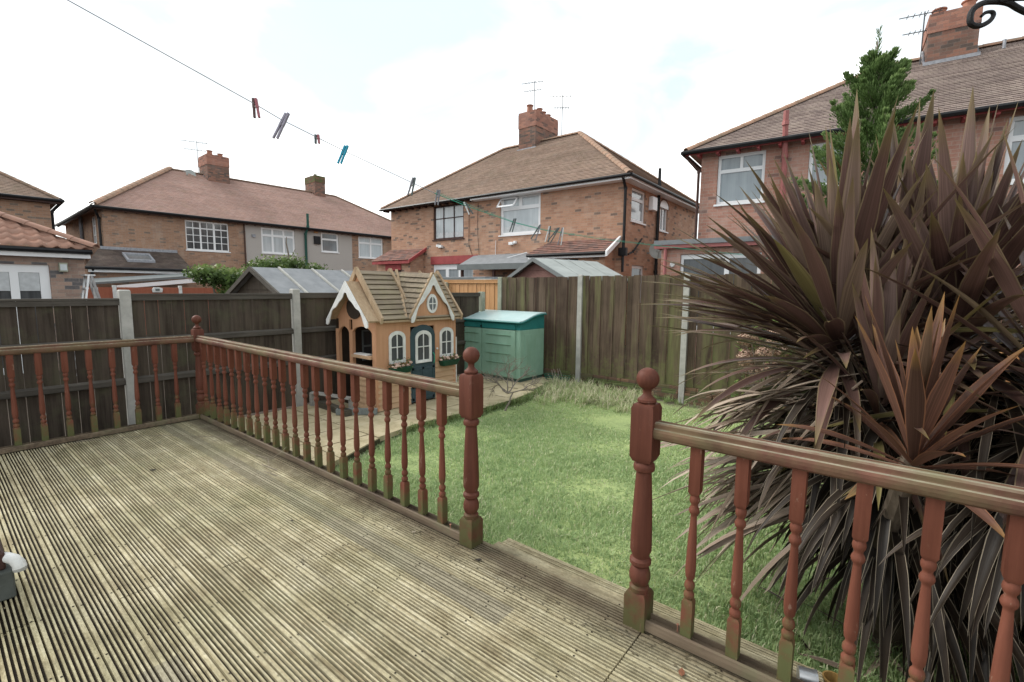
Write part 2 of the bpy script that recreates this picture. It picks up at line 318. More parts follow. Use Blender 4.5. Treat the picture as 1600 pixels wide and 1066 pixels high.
def deckwood():
    g = NG('deck_wood'); p = g.pos(); x, y, z = g.sep(p)
    bi = g.math('FLOOR', g.math('DIVIDE', g.math('ADD', y, 10.-.055), .1257)); seg = g.math('FLOOR', g.math('DIVIDE', g.math('ADD', x, g.math('MULTIPLY', g.white(g.comb(bi, 3, 1))[0], 4)), 3.6))
    wn = g.white(g.comb(bi, seg, 2))[0]
    pv = g.scale(p, (.05, 1, 1)); f = g.noise(pv, 55, 6, .65, .3); f2 = g.noise(p, 3.2, 7, .68); f3 = g.noise(p, 22, 5, .7)
    ff = g.math('ADD', g.math('ADD', g.math('MULTIPLY', f, .45), g.math('MULTIPLY', f2, .4)), g.math('MULTIPLY', f3, .15))
    c = g.ramp(ff, [(.36, (.13, .10, .06)), (.44, (.27, .225, .135)), (.53, (.43, .38, .25)), (.64, (.58, .53, .39))])
    c = g.mixc(g.math('MULTIPLY', wn, .45), c, (.27, .245, .165))
    c = g.mixc(g.math('MULTIPLY', g.math('GREATER_THAN', wn, .86), .55), c, (.20, .18, .14))
    a = g.ramp(g.noise(p, 1.15, 7, .7), [(.46, (0, 0, 0)), (.66, (1, 1, 1))]); c = g.mixc(g.math('MULTIPLY', a, .35), c, (.19, .195, .10))
    # colour turns dark brown towards the balustrade line
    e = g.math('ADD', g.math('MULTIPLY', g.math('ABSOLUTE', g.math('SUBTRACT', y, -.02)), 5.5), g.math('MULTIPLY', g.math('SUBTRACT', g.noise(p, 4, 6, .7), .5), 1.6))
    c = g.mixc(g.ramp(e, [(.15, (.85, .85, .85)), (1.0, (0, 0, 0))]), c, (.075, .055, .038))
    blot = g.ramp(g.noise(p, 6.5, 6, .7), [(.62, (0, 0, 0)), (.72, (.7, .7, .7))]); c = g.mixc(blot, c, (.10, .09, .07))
    f4 = g.noise(g.scale(p, (.3, 1, 1)), 160, 4, .75); c = g.mixc(.6, c, g.ramp(f4, [(.3, (.25, .25, .25)), (.7, (.75, .75, .75))]), 'OVERLAY')
    f5 = g.noise(g.scale(p, (.5, 1, 1)), 11, 7, .75, .6); c = g.mixc(g.ramp(f5, [(.50, (0, 0, 0)), (.66, (.55, .55, .55))]), c, (.16, .14, .09))
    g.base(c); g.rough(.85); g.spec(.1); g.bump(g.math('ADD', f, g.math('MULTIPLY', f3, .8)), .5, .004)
    return g.m
M['deck'] = deckwood(); M['deck_groove'] = plain('groove_dark', (.022, .015, .009), .95, .3, 18, .4, c2=(.006, .005, .003))  # near-black brown for groove floors and screw heads
def handrail():
    g = NG('handrail'); p = g.pos(); g.pos(); nz = g.sep(g._nrm)[2]
    f = g.noise(g.scale(p, (.12, 1, 1)), 45, 6, .65); f2 = g.noise(p, 6, 6, .65)
    stain = g.ramp(f2, [(.35, (.09, .04, .03)), (.65, (.17, .075, .055))]); bare = g.ramp(f, [(.35, (.12, .10, .07)), (.62, (.33, .295, .225))])
    k = g.math('ADD', nz, g.math('MULTIPLY', g.math('SUBTRACT', g.noise(p, 7, 6, .7), .5), 1.1))
    c = g.mixc(g.ramp(k, [(.45, (0, 0, 0)), (1.0, (1, 1, 1))]), stain, bare)
    c = g.mixc(g.math('MULTIPLY', g.ramp(g.noise(p, 2.2, 6, .7), [(.42, (0, 0, 0)), (.68, (1, 1, 1))]), .6), c, (.15, .155, .075))
    g.base(c); g.rough(.75); g.spec(.15); g.bump(f, .5, .003); return g.m
M['handrail'] = handrail()
M['base_rail'] = wood('base_rail', (.06, .042, .030), (.19, .145, .10), 0, (.13, .135, .075), None, grain=30, algae_amt=.6, rough=.65)

# ------------------------------------------------------------------ ground
GZ, LZ, PZ = -.36, -.33, -.25
g = MB(); g.add([(-90, -60, GZ), (60, -60, GZ), (60, 110, GZ), (-90, 110, GZ)], [(0, 1, 2, 3)]); tag(g.build('ground', M['soil']), kind='structure')

def lawn():
    def edge(y): # patio edge as x(y)
        ys = [0.0, .86, 1.2, 1.6, 2.2, 2.8, 3.6, 4.3, 4.7, 5.0]; xs = [1.75, 1.5, 1.33, 1.2, 1.22, 1.3, 1.3, 1.2, 1.05, .95]
        return np.interp(y, ys, xs)
    nx, ny = 70, 75; V = []; T = []
    for j in range(ny+1):
        y = .02+5.4*j/ny
        for i in range(nx+1):
            x = edge(y)+.04+(6.7-edge(y)-.04)*i/nx
            V.append((x, y, LZ+.012*math.sin(3.1*x+1.3*y)+.010*math.sin(5.3*y-2*x)-(.03 if i == 0 else 0)))
    F = [(j*(nx+1)+i, j*(nx+1)+i+1, (j+1)*(nx+1)+i+1, (j+1)*(nx+1)+i) for j in range(ny) for i in range(nx)]
    g = NG('lawn_turf'); p = g.pos(); f = g.noise(p, 1.4, 6, .65); f2 = g.noise(p, 28, 6, .7)
    c = g.ramp(g.math('ADD', g.math('MULTIPLY', f, .55), g.math('MULTIPLY', f2, .45)), [(.34, (.15, .19, .085)), (.5, (.28, .35, .15)), (.66, (.37, .43, .18))])
    bare = g.ramp(g.noise(p, 2.6, 6, .7), [(.60, (0, 0, 0)), (.70, (1, 1, 1))]); c = g.mixc(g.math('MULTIPLY', bare, .6), c, (.085, .06, .038))
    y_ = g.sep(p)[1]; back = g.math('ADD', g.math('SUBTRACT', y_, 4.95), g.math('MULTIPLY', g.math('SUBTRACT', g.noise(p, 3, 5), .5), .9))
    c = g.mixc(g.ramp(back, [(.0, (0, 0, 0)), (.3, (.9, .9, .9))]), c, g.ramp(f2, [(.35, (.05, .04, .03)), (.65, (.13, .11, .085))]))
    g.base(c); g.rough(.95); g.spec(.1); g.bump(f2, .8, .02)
    tag(bigmesh('lawn', V, F, g.m), kind='structure')
    # blades
    N = 210000; ym = RNG.random(N)**1.35*5.1+.06; xm = edge(ym)+.0+RNG.random(N)*(6.65-edge(ym))
    vn = lambda x, y, sc, sd: (lambda G, X, Y: (lambda i, j, u, v: (G[i, j]*(1-u)*(1-v)+G[i+1, j]*u*(1-v)+G[i, j+1]*(1-u)*v+G[i+1, j+1]*u*v))(X.astype(int), Y.astype(int), (X % 1)**2*(3-2*(X % 1)), (Y % 1)**2*(3-2*(Y % 1))))(np.random.default_rng(sd).random((260, 260)), (x+1)*sc, (y+1)*sc)
    pat = (vn(xm, ym, 1.3, 1)*1.0+vn(xm, ym, 3.7, 2)*1.0+vn(xm, ym, 11, 3)*1.2+vn(xm, ym, 27, 4)*.8-2.0)
    dens = RNG.random(N) < np.clip(.95-.35*(ym > 3.4)-.8*(ym > 4.9), .08, 1); xm = xm[dens]; ym = ym[dens]; pat = pat[dens]; N = len(xm)
    far = np.clip((ym-2.2)/2.2, 0, 1)
    L = (.020+.024*RNG.random(N)+.016*pat+.014*(ym < .9))*(1-.5*far); L = np.clip(L, .009, .07); L *= np.where(RNG.random(N) > .985, 1.7, 1)
    a = RNG.random(N)*2*np.pi; bend = RNG.random(N)*1.0+.15; wd = (.0018+.0016*RNG.random(N))*(1+.25*ym)
    dx, dy = np.cos(a), np.sin(a); px, py = -dy*wd, dx*wd; z0 = LZ-.002
    b0 = np.stack([xm-px, ym-py, np.full(N, z0)], 1); b1_ = np.stack([xm+px, ym+py, np.full(N, z0)], 1)
    mx_, my_ = xm+dx*L*bend*.25, ym+dy*L*bend*.25; mz = z0+L*.62
    m0 = np.stack([mx_-px*.8, my_-py*.8, mz], 1); m1 = np.stack([mx_+px*.8, my_+py*.8, mz], 1)
    t = np.stack([xm+dx*L*bend*.75, ym+dy*L*bend*.75, z0+L*(1.05-.28*bend)], 1); t2 = t+np.stack([px, py, 0*px], 1)*.15
    V = np.stack([b0, b1_, m1, m0, t, t2], 1).reshape(-1, 3); k = np.arange(N)[:, None]*6
    F = np.concatenate([k+np.array([0, 1, 2, 3]), k+np.array([3, 2, 5, 4])])
    tint = np.clip(.45+.07*pat+.46*(RNG.random(N)-.5)+.18*far, 0, .93); tint = np.where(RNG.random(N) > .94, 1., tint)
    gm = leafmat('grass_blades', [(0, (.16, .23, .10)), (.35, (.31, .43, .205)), (.65, (.46, .56, .29)), (.92, (.56, .62, .30)), (1, (.70, .67, .48))], rough=.6, trans=.45)
    tag(bigmesh('grass', V, F, gm, tint=np.repeat(tint, 6)), 'short damp green lawn grass with mossy patches between deck and fence', 'grass', kind='stuff')
    return edge, gm
EDGE, GRASSM = lawn()

def tuft_field(name, label, pts, mat, Lr=(.12, .3), n=40, spread=.05, cat='grass', tint=(.25, 1.0), w=.003, bend=(.3, 1.5)):
    V = []; F = []; T = []
    for (x, y, z) in pts:
        for _ in range(n):
            a = rnd(0, 6.283); L = rnd(*Lr); bend_ = bend; bd = rnd(*bend_); r = rnd(0, spread); b = rnd(0, 6.283); cx, cy = x+r*math.cos(b), y+r*math.sin(b)
            dx, dy = math.cos(a), math.sin(a); o = len(V); t = rnd(*tint)
            for k in range(5):
                s = k/4; h = max(.004, L*(math.sin(min(s*bd, 2.6))/max(bd, .4))); d = L*(1-math.cos(min(s*bd, 2.4)))/max(bd, .4)
                ww = w*(1-s*.85); V += [(cx+dx*d-dy*ww, cy+dy*d+dx*ww, z+h), (cx+dx*d+dy*ww, cy+dy*d-dx*ww, z+h)]; T += [t, t]
            F += [(o+2*k, o+2*k+1, o+2*k+3, o+2*k+2) for k in range(4)]
    return tag(bigmesh(name, V, F, mat, tint=T), label, cat, kind='stuff')
GR2 = leafmat('rough_grass_blades', [(0, (.13, .21, .07)), (.4, (.27, .37, .14)), (.62, (.45, .48, .28)), (.8, (.58, .54, .38)), (1, (.66, .58, .44))], rough=.6, trans=.3)
pts = []
for _ in range(330):
    x = rnd(.95, 2.75); y = 5.15-abs(random.gauss(0, .42)); 
    if x < EDGE(y)+.05: continue
    pts.append((x, y, LZ))
tuft_field('rough_grass', 'long rough straw and green grass in the far corner against the fence', pts, GR2, (.13, .30), 15, .07, w=.0055, bend=(1.0, 3.2))
pts = [(rnd(2.6, 6.3), rnd(5.15, 5.42), LZ) for _ in range(45)]+[(EDGE(y)+rnd(.0, .06), y, LZ) for y in [rnd(1.6, 4.6) for _ in range(120)]]+[(rnd(4.9, 6.4), rnd(.35, 2.2), LZ) for _ in range(50)]
tuft_field('edge_weeds', 'green weeds and grass tufts along the patio edge and fence foot', pts, GR2, (.05, .15), 16, .04, 'weeds', (.05, .6))

# patio slabs
def patio():
    m = MB(); g = NG('paving_slabs'); p = g.pos(); x, y, z = g.sep(p)
    wn = g.white(g.comb(g.math('FLOOR', g.math('DIVIDE', x, .45)), g.math('FLOOR', g.math('DIVIDE', g.math('SUBTRACT', y, .04), .6)), 1))[0]
    f = g.noise(p, 5, 7, .7); c = g.ramp(f, [(.3, (.30, .25, .15)), (.55, (.46, .395, .26)), (.75, (.54, .47, .34))]); c = g.mixc(g.math('MULTIPLY', wn, .35), c, (.38, .32, .20))
    c = g.mixc(g.math('MULTIPLY', g.ramp(g.noise(p, 1.6, 6, .7), [(.52, (0, 0, 0)), (.72, (1, 1, 1))]), .45), c, (.16, .16, .08))
    g.base(c); g.rough(.92); g.spec(.1); g.bump(g.noise(p, 35, 5, .7), .4, .006)
    y = .04; r_ = 0
    while y < 5.35:
        x = -.68 if r_ % 2 else -.90; y1 = min(y+.6, 5.4)
        while x < 1.75:
            x1 = x+.45; xa = max(x, -.66)
            e0, e1 = EDGE(y+.01), EDGE(y1-.01)
            if xa < min(e0, e1)-.05 and x1 > -.6:
                q = [(xa+.008, y+.008), (min(x1, e0)-.008, y+.008), (min(x1, e1)-.008, y1-.008), (xa+.008, y1-.008)]; dz = rnd(-.004, .004)
                m.hexa([(a, b, PZ-.05) for a, b in q]+[(a, b, PZ+dz+rnd(-.002, .002)) for a, b in q])
            x = x1
        y += .6; r_ += 1
    o = m.build('patio', g.m); tag(o, kind='structure')
    b = MB(); ys = np.linspace(.02, 5.4, 30)
    for a, c_ in zip(ys[:-1], ys[1:]):
        ea, ec = EDGE(a), EDGE(c_); b.hexa([(-.72, a, GZ), (ea-.01, a, GZ), (ec-.01, c_, GZ), (-.72, c_, GZ), (-.72, a, PZ-.016), (ea-.01, a, PZ-.016), (ec-.01, c_, PZ-.016), (-.72, c_, PZ-.016)])
    tag(b.build('patio_bed', plain('mossy_mortar', (.085, .08, .045), .95, .3, 12, .6, c2=(.03, .03, .015))), kind='structure')
    # moss lip
    V = []; T = []; F = []
    for _ in range(9000):
        yy = rnd(1.5, 4.9); x_ = EDGE(yy)+abs(random.gauss(0, .035))-.03; z_ = PZ+.0-abs(random.gauss(0, .03)); s = rnd(.003, .009); a = rnd(0, 6.28); o = len(V)
        d = Vector((math.cos(a), math.sin(a), rnd(-.3, .8)))*s; e = Vector((-math.sin(a), math.cos(a), rnd(0, .6)))*s; c = Vector((x_, yy, z_))
        V += [c-d, c+e, c+d, c-e]; F.append((o, o+1, o+2, o+3)); T += [rnd(0, .9)]*4
    tag(bigmesh('moss', V, F, leafmat('moss_tufts', [(0, (.04, .06, .015)), (.5, (.12, .16, .035)), (1, (.22, .24, .07))]), tint=T), 'green moss growing along the raised patio edge', 'moss', kind='stuff')
patio()

# ------------------------------------------------------------------ deck
def deck():
    m = MB(); pitch_ = .1257; y1 = .055; random.seed(21)
    joints = {0: [4.87], 1: [4.87], 2: [1.3, 4.87], 3: [.6, 4.87]}
    bi = 0
    while y1 > -4.1:
        y0 = y1-pitch_+.005; a, b = y1, y0
        prof = [(a, -.03)]; mats = []
        yy = a; prof.append((a-.0015, 0.)); 
        gx = a-.017
        for k in range(6):
            prof += [(gx, 0.), (gx-.0006, -.011), (gx-.0090, -.011), (gx-.0096, 0.)]; gx -= .0160
        prof += [(b+.0015, 0.), (b, -.03)]
        xs = [-.06]; 
        if bi < 9: js = [4.87+(0 if bi < 4 else 0)]
        else: js = []
        if bi in (7, 8, 9): js.append(1.36)
        if bi in (10, 11, 12, 13): js.append(1.37)
        r_ = (bi*2.37) % 3.6
        js += [x for x in (r_+.9, r_+4.5, r_+7.6) if all(abs(x-q) > .9 for q in js)]
        for x in sorted(js): xs += [x]
        xs.append(8.4)
        for x0, x1 in zip(xs[:-1], xs[1:]):
            dz = rnd(-.0012, .0012); n = len(prof); xa, xb = x0+.003, x1-.003
            vs = [(xa, p, z+dz) for p, z in prof]+[(xb, p, z+dz) for p, z in prof]; o = len(m.v); m.v += vs
            for i in range(n-1):
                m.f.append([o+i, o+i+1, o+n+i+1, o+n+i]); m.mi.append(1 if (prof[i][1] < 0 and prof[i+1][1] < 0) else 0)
            m.f.append([o+i for i in range(n)]); m.mi.append(0); m.f.append([o+n+i for i in range(n)][::-1]); m.mi.append(0)
        for jx in range(19):
            for yy in (a-.0105, b+.0105):
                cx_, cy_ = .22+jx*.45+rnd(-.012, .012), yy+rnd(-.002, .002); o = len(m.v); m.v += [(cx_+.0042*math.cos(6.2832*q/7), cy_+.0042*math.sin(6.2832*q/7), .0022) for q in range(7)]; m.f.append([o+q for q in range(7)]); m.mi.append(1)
        y1 -= pitch_; bi += 1
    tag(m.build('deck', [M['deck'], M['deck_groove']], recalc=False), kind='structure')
    s = MB(); s.box(-.06, 8.4, -4.1, .03, GZ, -.04); tag(s.build('deck_substructure', M['soil']), kind='structure')
    # fascia and lower step board
    f = MB(); f.box(-.06, 8.4, .058, .078, GZ, -.012); f.box(3.955, 5.6, .082, .135, GZ+.02, -.018)
    for i in range(6): f.box(3.96, 5.6, .137+i*.0145, .137+i*.0145+.010, -.05, -.032-.001*(i % 2))
    f.box(3.96, 5.6, .136, .225, GZ+.02, -.042)
    tag(f.build('deck_step', M['deck']), kind='structure')
    # joists seen at gaps
deck()

# ------------------------------------------------------------------ balustrades
ZT, ZB = .80, .05
def spindle_mesh():
    m = MB(); H = ZT-ZB+.01; h = .0205; c = (0, 0, ZB-.005)
    m.sqlathe([(h, 0), (h, .188*H), (h*.72, .203*H)], c)
    pr = [(.013, .20), (.0195, .212), (.0195, .232), (.013, .243), (.0125, .248), (.018, .258), (.0195, .27), (.018, .285), (.0125, .297), (.012, .305), (.017, .318), (.0195, .36), (.0185, .41), (.0165, .50), (.0135, .58), (.0115, .635), (.0115, .645), (.0175, .657), (.0195, .668), (.0175, .68), (.0125, .692), (.0125, .70), (.0175, .712), (.019, .724), (.0175, .737), (.013, .748), (.013, .765)]
    m.lathe([(r_, z*H) for r_, z in pr], c, 14)
    m.sqlathe([(h*.72, .748*H), (h, .765*H), (h, H)], c)
    me = m.build('spindle', M['stain'], smooth=True)
    return me
def newel(x, y, label):
    t = thing('newel_post', label, 'newel post', (x, y, 0), 'turned newel posts of the deck railing'); c = (x, y, 0); h = .045
    m = MB(); m.sqlathe([(h, -.0), (h, .135), (h*.8, .152)], c); m.build('base_block', M['stain_new'], t, True)
    m = MB(); m.lathe([(.030, .145), (.040, .152), (.040, .168), (.031, .178), (.036, .185), (.0425, .205), (.0425, .225), (.036, .248), (.031, .256), (.036, .262), (.043, .27), (.043, .285), (.033, .296), (.034, .302), (.0425, .325), (.0425, .37), (.040, .45), (.036, .55), (.031, .64), (.030, .655), (.040, .662), (.0425, .675), (.040, .688), (.032, .695), (.032, .712)], c, 22)
    m.build('turned_shaft', M['stain_new'], t, True)
    m = MB(); m.sqlathe([(h*.78, .70), (h, .722), (h, .915), (h*.86, .932), (h*.5, .938)], c); m.build('upper_block', M['stain_new'], t, True)
    m = MB(); m.lathe([(.030, .935), (.037, .941), (.036, .950), (.026, .958), (.017, .968), (.016, .985)]+[(.0445*math.sin(a), 1.030-.0445*math.cos(a)) for a in [R(d) for d in (25, 45, 65, 85, 105, 125, 145, 165)]]+[(.001, 1.0745)], c, 22)
    m.build('ball_finial', M['stain_new'], t, True)
    return t
newel(0, 0, 'far corner newel post with ball top where the two railing runs meet'); newel(3.874, 0, 'middle newel post with ball top on the left of the gap in the railing'); newel(4.836, -.01, 'near newel post with ball top on the right of the gap in the railing')
newel(6.77, -.01, 'newel post at the far right end of the railing, outside the picture'); SP = spindle_mesh(); SPM = SP.data
RAILP = [(-.021, .80), (-.024, .805), (-.034, .809), (-.037, .822), (-.037, .834), (-.033, .843), (-.026, .846), (-.025, .850), (-.025, .862), (-.020, .868), (-.013, .869), (-.011, .864), (.011, .864), (.013, .869), (.020, .868), (.025, .862), (.025, .850), (.026, .846), (.033, .843), (.037, .834), (.037, .822), (.034, .809), (.024, .805), (.021, .80)]
BASEP = [(-.036, .008), (-.036, .030), (-.033, .046), (-.026, .05), (-.0225, .05), (-.0225, .028), (.0225, .028), (.0225, .05), (.026, .05), (.033, .046), (.036, .030), (.036, .008)]
def balustrade(label, x0, y0, dx, dy, L, start, pitch_, n):
    t = thing('balustrade', label, 'railing', (x0, y0, 0), 'balustrade runs round the deck')
    P = lambda a, b, s: (x0+dx*s-dy*a, y0+dy*s+dx*a, b)
    m = MB(); m.prism(RAILP, P, .04, L-.04); m.build('handrail', M['handrail'], t, False)
    m = MB(); m.prism(BASEP, P, .04, L-.04); m.build('base_rail', M['base_rail'], t, False)
    for i in range(n):
        o = bpy.data.objects.new('spindle', SPM); COL.objects.link(o); o.parent = t; s = start+i*pitch_; o.location = (dx*s, dy*s, 0)
        o.rotation_euler = (rnd(-.006, .006), rnd(-.006, .006), math.atan2(dy, dx)+rnd(-.02, .02))
bpy.data.objects.remove(SP)
balustrade('long red-brown spindle railing between the far corner newel and the middle newel', 0, 0, 1, 0, 3.874, .134, .1674, 22)
balustrade('red-brown spindle railing from the near newel to the right, in front of the cordyline', 4.836, -.01, 1, 0, 1.93, .1986, .1674, 10)
balustrade('red-brown spindle railing along the left side of the deck in front of the dark fence', 0, 0, 0, -1, 2.6, .2147, .1618, 14)

# ------------------------------------------------------------------ fences
def fence_panel(label, a, b, z0, z1, mat, railmat=None, n=None, rails=(), cap=True, group=None, face=1, gravel=False, name='boarded_fence', wav=.0, bt=.012):
    """boards from a to b; rails on the side given by face"""
    a = Vector((*a, 0)); b = Vector((*b, 0)); d = (b-a); L = d.length; d.normalize(); nr = Vector((-d.y, d.x, 0))*face
    t = thing(name, label, 'fence', (a.x, a.y, z0), group); n = n or max(1, round(L/.125)); wd = L/n
    P = lambda s, o, z: tuple(a+d*s+nr*o+Vector((0, 0, z)))
    m = MB()
    for i in range(n):
        o = .0 if i % 2 else (.004 if bt < .015 else .020); o += rnd(0, .003); top = z1-rnd(0, wav)
        s0, s1 = i*wd, (i+1)*wd-rnd(.003, .009); m.hexa([P(s0, o, z0), P(s1, o+.004, z0), P(s1, o+bt+.006, z0), P(s0, o+bt, z0), P(s0, o, top), P(s1, o+.004, top), P(s1, o+bt+.006, top), P(s0, o+bt, top)])
    m.build('boards', mat, t)
    for z in rails:
        m = MB(); m.hexa([P(0, .02, z-.04), P(L, .02, z-.04), P(L, .055, z-.03), P(0, .055, z-.03), P(0, .02, z+.04), P(L, .02, z+.04), P(L, .055, z+.02), P(0, .055, z+.02)]); m.build('rail', railmat or mat, t)
    if cap:
        m = MB(); m.box(0, L, -.022, .05, z1+.001, z1+.022, P); m.box(0, L, .021, .045, z1-.05, z1-.001, P); m.build('capping', railmat or mat, t)
    if gravel:
        m = MB(); s = 0
        while s < L-.01:
            s1 = min(L, s+rnd(.2, .45)); m.box(s+.004, s1-.004, -.05, .06+rnd(0, .02), GZ, z0-.09, P); s = s1
        s = .0
        while s < L-.01:
            s1 = min(L, s+rnd(.2, .4)); m.box(s+.004, s1-.004, -.04, .045+rnd(0, .015), z0-.088, z0-.006, P); s = s1
        m.build('brick_footing', M['brick_moss'], t, bevel=.006)
    return t
def post(x, y, z1, label, mat, w=.09, z0=GZ, wy=None, group=None, zr=0):
    m = MB(); h = w/2; k = (wy or w)/2
    m.hexa([(-h, -k, z0), (h, -k, z0), (h, k, z0), (-h, k, z0), (-h, -k, z1-.012), (h, -k, z1-.012), (h, k, z1-.012), (-h, k, z1-.012)])
    m.hexa([(-h, -k, z1-.012), (h, -k, z1-.012), (h, k, z1-.012), (-h, k, z1-.012), (-h*.7, -k*.8, z1), (h*.7, -k*.8, z1), (h*.7, k*.8, z1), (-h*.7, k*.8, z1)])
    o = m.build('fence_post', mat); o.location = (x, y, 0); o.rotation_euler.z = zr; return tag(o, label, 'fence post', group)
FX = -.74
ys = [-4.06, -2.24, -.42, 1.40, 3.22, 5.10]
lab = {0: 'dark brown boarded fence panel behind the deck, out beyond the left edge', 1: 'dark brown boarded fence panel left of the leaning pale concrete post', 2: 'dark brown boarded fence panel between the two pale concrete posts', 3: 'dark brown boarded fence panel directly behind the playhouse', 4: 'dark brown boarded fence panel between the playhouse and the green store'}
for i in range(5):
    ztop = [1.20, 1.215, 1.262, 1.27, 1.27][i]
    fence_panel(lab[i], (FX, ys[i]+.05), (FX, ys[i+1]-.05), -.24, ztop, M['fence_dk'], M['fence_dk_rail'], None, (.36, .78), True, 'dark panels of the left fence', -1)
for y, l, z in ((-2.24, 'pale concrete fence post out beyond the left edge of the deck', 1.30), (-.42, 'thick pale concrete post behind the left railing', 1.325), (1.40, 'pale concrete fence post left of the playhouse', 1.345), (3.22, 'concrete fence post hidden behind the playhouse roof', 1.30), (5.12, 'green-stained fence post at the end of the dark fence', 1.31)):
    post(FX+.02, y, z, l, M['concrete'] if y < 5 else M['concrete_g'], .10, group='posts of the left fence', wy=.095)
FY = 5.53
xs = [-.56, 1.28, 3.12, 5.0, 6.75]
lab = ['mossy brown tall fence panel behind the green store', 'mossy brown tall fence panel between the two slim posts', 'mossy brown tall fence panel right of the second slim post', 'mossy brown tall fence panel hidden by the cordyline']
for i in range(4):
    fence_panel(lab[i], (xs[i+1]-.045, FY), (xs[i]+.045, FY), -.10, [1.60, 1.612, 1.62, 1.62][i], M['fence_br'], None, 15, (), False, 'mossy panels of the back fence', 1, True, wav=.018, bt=.016)
post(-.56, FY-.02, 1.60, 'green-stained corner post at the left end of the back fence', M['concrete_g'], .09, group='posts of the back fence')
for x, l in ((1.28, 'slim pale concrete post in the back fence nearest the green store'), (3.12, 'slim pale concrete post in the back fence left of the cordyline'), (5.0, 'slim concrete post of the back fence behind the cordyline leaves')): post(x, FY-.035, 1.625, l, M['concrete_g'] if x > 4 else M['concrete'], .085, group='posts of the back fence')
fence_panel('new orange-tan fence panel beyond the green store', (-2.35, FY+.02), (-.62, FY+.02), -.3, 1.53, M['fence_tan'], M['fence_tan'], 14, (), True, None, -1)
post(-2.1, FY-.05, 1.50, 'grey timber post in front of the tan fence panel', M['concrete_g'], .08)
# right boundary in fresh tan timber
fence_panel('tan timber fence panel glimpsed between the cordyline leaves', (6.42, 2.2), (6.55, 3.9), LZ, 1.45, M['fence_tan'], M['fence_tan'], 14, (.1, .9), True, None, 1)
fence_panel('tan timber fence panel at the right end of the lawn, mostly hidden by the cordyline', (6.58, .22), (6.44, 2.15), LZ, 1.45, M['fence_tan'], M['fence_tan'], 15, (.1, .9), True, None, 1)
fence_panel('dark fence panel deep behind the cordyline', (6.55, 4.0), (6.75, 5.5), LZ, 1.55, M['fence_dk'], M['fence_dk_rail'], 12, (.2, 1.0), True, None, 1)
post(6.17, 2.5, 1.02, 'fresh tan timber post standing behind the cordyline', M['fence_tan'], .10, LZ)

# ------------------------------------------------------------------ building kit
class Frame:
    def __init__(s, O, th, inward): # a along the facade, b pointing into the building
        s.O = Vector((O[0], O[1], 0)); s.a = Vector((math.cos(th), math.sin(th), 0)); k = th+inward*math.pi/2; s.b = Vector((math.cos(k), math.sin(k), 0))
    def __call__(s, x, y, z): return tuple(s.O+s.a*x+s.b*y+Vector((0, 0, z)))
    def sub(s, x, y, swap=False): # frame for a side wall starting at (x,y) running along b; inside is +a (or -a)
        f = Frame.__new__(Frame); f.O = s.O+s.a*x+s.b*y; f.a = s.b.copy(); f.b = s.a.copy()*(-1 if swap else 1); return f
def wall_mb(m, P, x0, x1, z0, z1, holes=(), t=0., rev=.11):
    X = sorted({x0, x1, *[h[0] for h in holes], *[h[1] for h in holes]}); Z = sorted({z0, z1, *[h[2] for h in holes], *[h[3] for h in holes]})
    for i in range(len(X)-1):
        for j in range(len(Z)-1):
            cx, cz = (X[i]+X[i+1])/2, (Z[j]+Z[j+1])/2
            if any(h[0] < cx < h[1] and h[2] < cz < h[3] for h in holes): continue
            m.add([P(X[i], t, Z[j]), P(X[i+1], t, Z[j]), P(X[i+1], t, Z[j+1]), P(X[i], t, Z[j+1])], [(0, 1, 2, 3)])
    for a, b, c, d in holes:
        for q in (((a, c), (b, c)), ((b, c), (b, d)), ((b, d), (a, d)), ((a, d), (a, c))):
            m.add([P(q[0][0], t, q[0][1]), P(q[1][0], t, q[1][1]), P(q[1][0], t+rev, q[1][1]), P(q[0][0], t+rev, q[0][1])], [(0, 1, 2, 3)])
def window(parent, P, a, b, c, d, panes, mat, gmat, t=.05, depth=.05, sill=True, sillmat=None, label=None, name='window', fr=.05, net=None):
    """panes: list of (x0,x1,z0,z1) fractions of the frame; frame is solid elsewhere"""
    f = MB(); W = b-a; H = d-c; hs = [(a+p[0]*W+fr*.3, a+p[1]*W-fr*.3, c+p[2]*H+fr*.3, c+p[3]*H-fr*.3) for p in panes]
    a_, b_, c_, d_ = a+.004, b-.004, c+.004, d-.004
    wall_mb(f, P, a_, b_, c_, d_, hs, t, depth*.8)
    o = f.build(name, mat, parent, recalc=False)
    if label: o['label'] = label
    g = MB()
    for h in hs: g.add([P(h[0]-.005, t+depth*.6, h[2]-.005), P(h[1]+.005, t+depth*.6, h[2]-.005), P(h[1]+.005, t+depth*.6, h[3]+.005), P(h[0]-.005, t+depth*.6, h[3]+.005)], [(0, 1, 2, 3)])
    g.build('pane', gmat, o, recalc=False)
    if net is not None:
        g = MB(); 
        for h in hs:
            if h[2] > c+.3*H: continue
            n = 10; top = [(h[0]+(h[1]-h[0])*i/n, h[2]+net+.03*math.sin(i*1.9)) for i in range(n+1)]
            for p, q in zip(top[:-1], top[1:]): g.add([P(p[0], t+depth*.55, h[2]), P(q[0], t+depth*.55, h[2]), P(q[0], t+depth*.55, q[1]), P(p[0], t+depth*.55, p[1])], [(0, 1, 2, 3)])
        g.build('net_curtain', M['net'], o, recalc=False)
    if sill: m = MB(); m.box(a-.04, b+.04, t-.09, t+.03, c-.045, c-.002, P); m.build('sill', sillmat or mat, o)
    return o
def grid(cx, cz): # pane fractions from lists of column and row edges
    e = .035; return [(cx[i]+(e if i == 0 else 0), cx[i+1]-(e if i == len(cx)-2 else 0), cz[j]+(e if j == 0 else 0), cz[j+1]-(e if j == len(cz)-2 else 0)) for i in range(len(cx)-1) for j in range(len(cz)-1)]
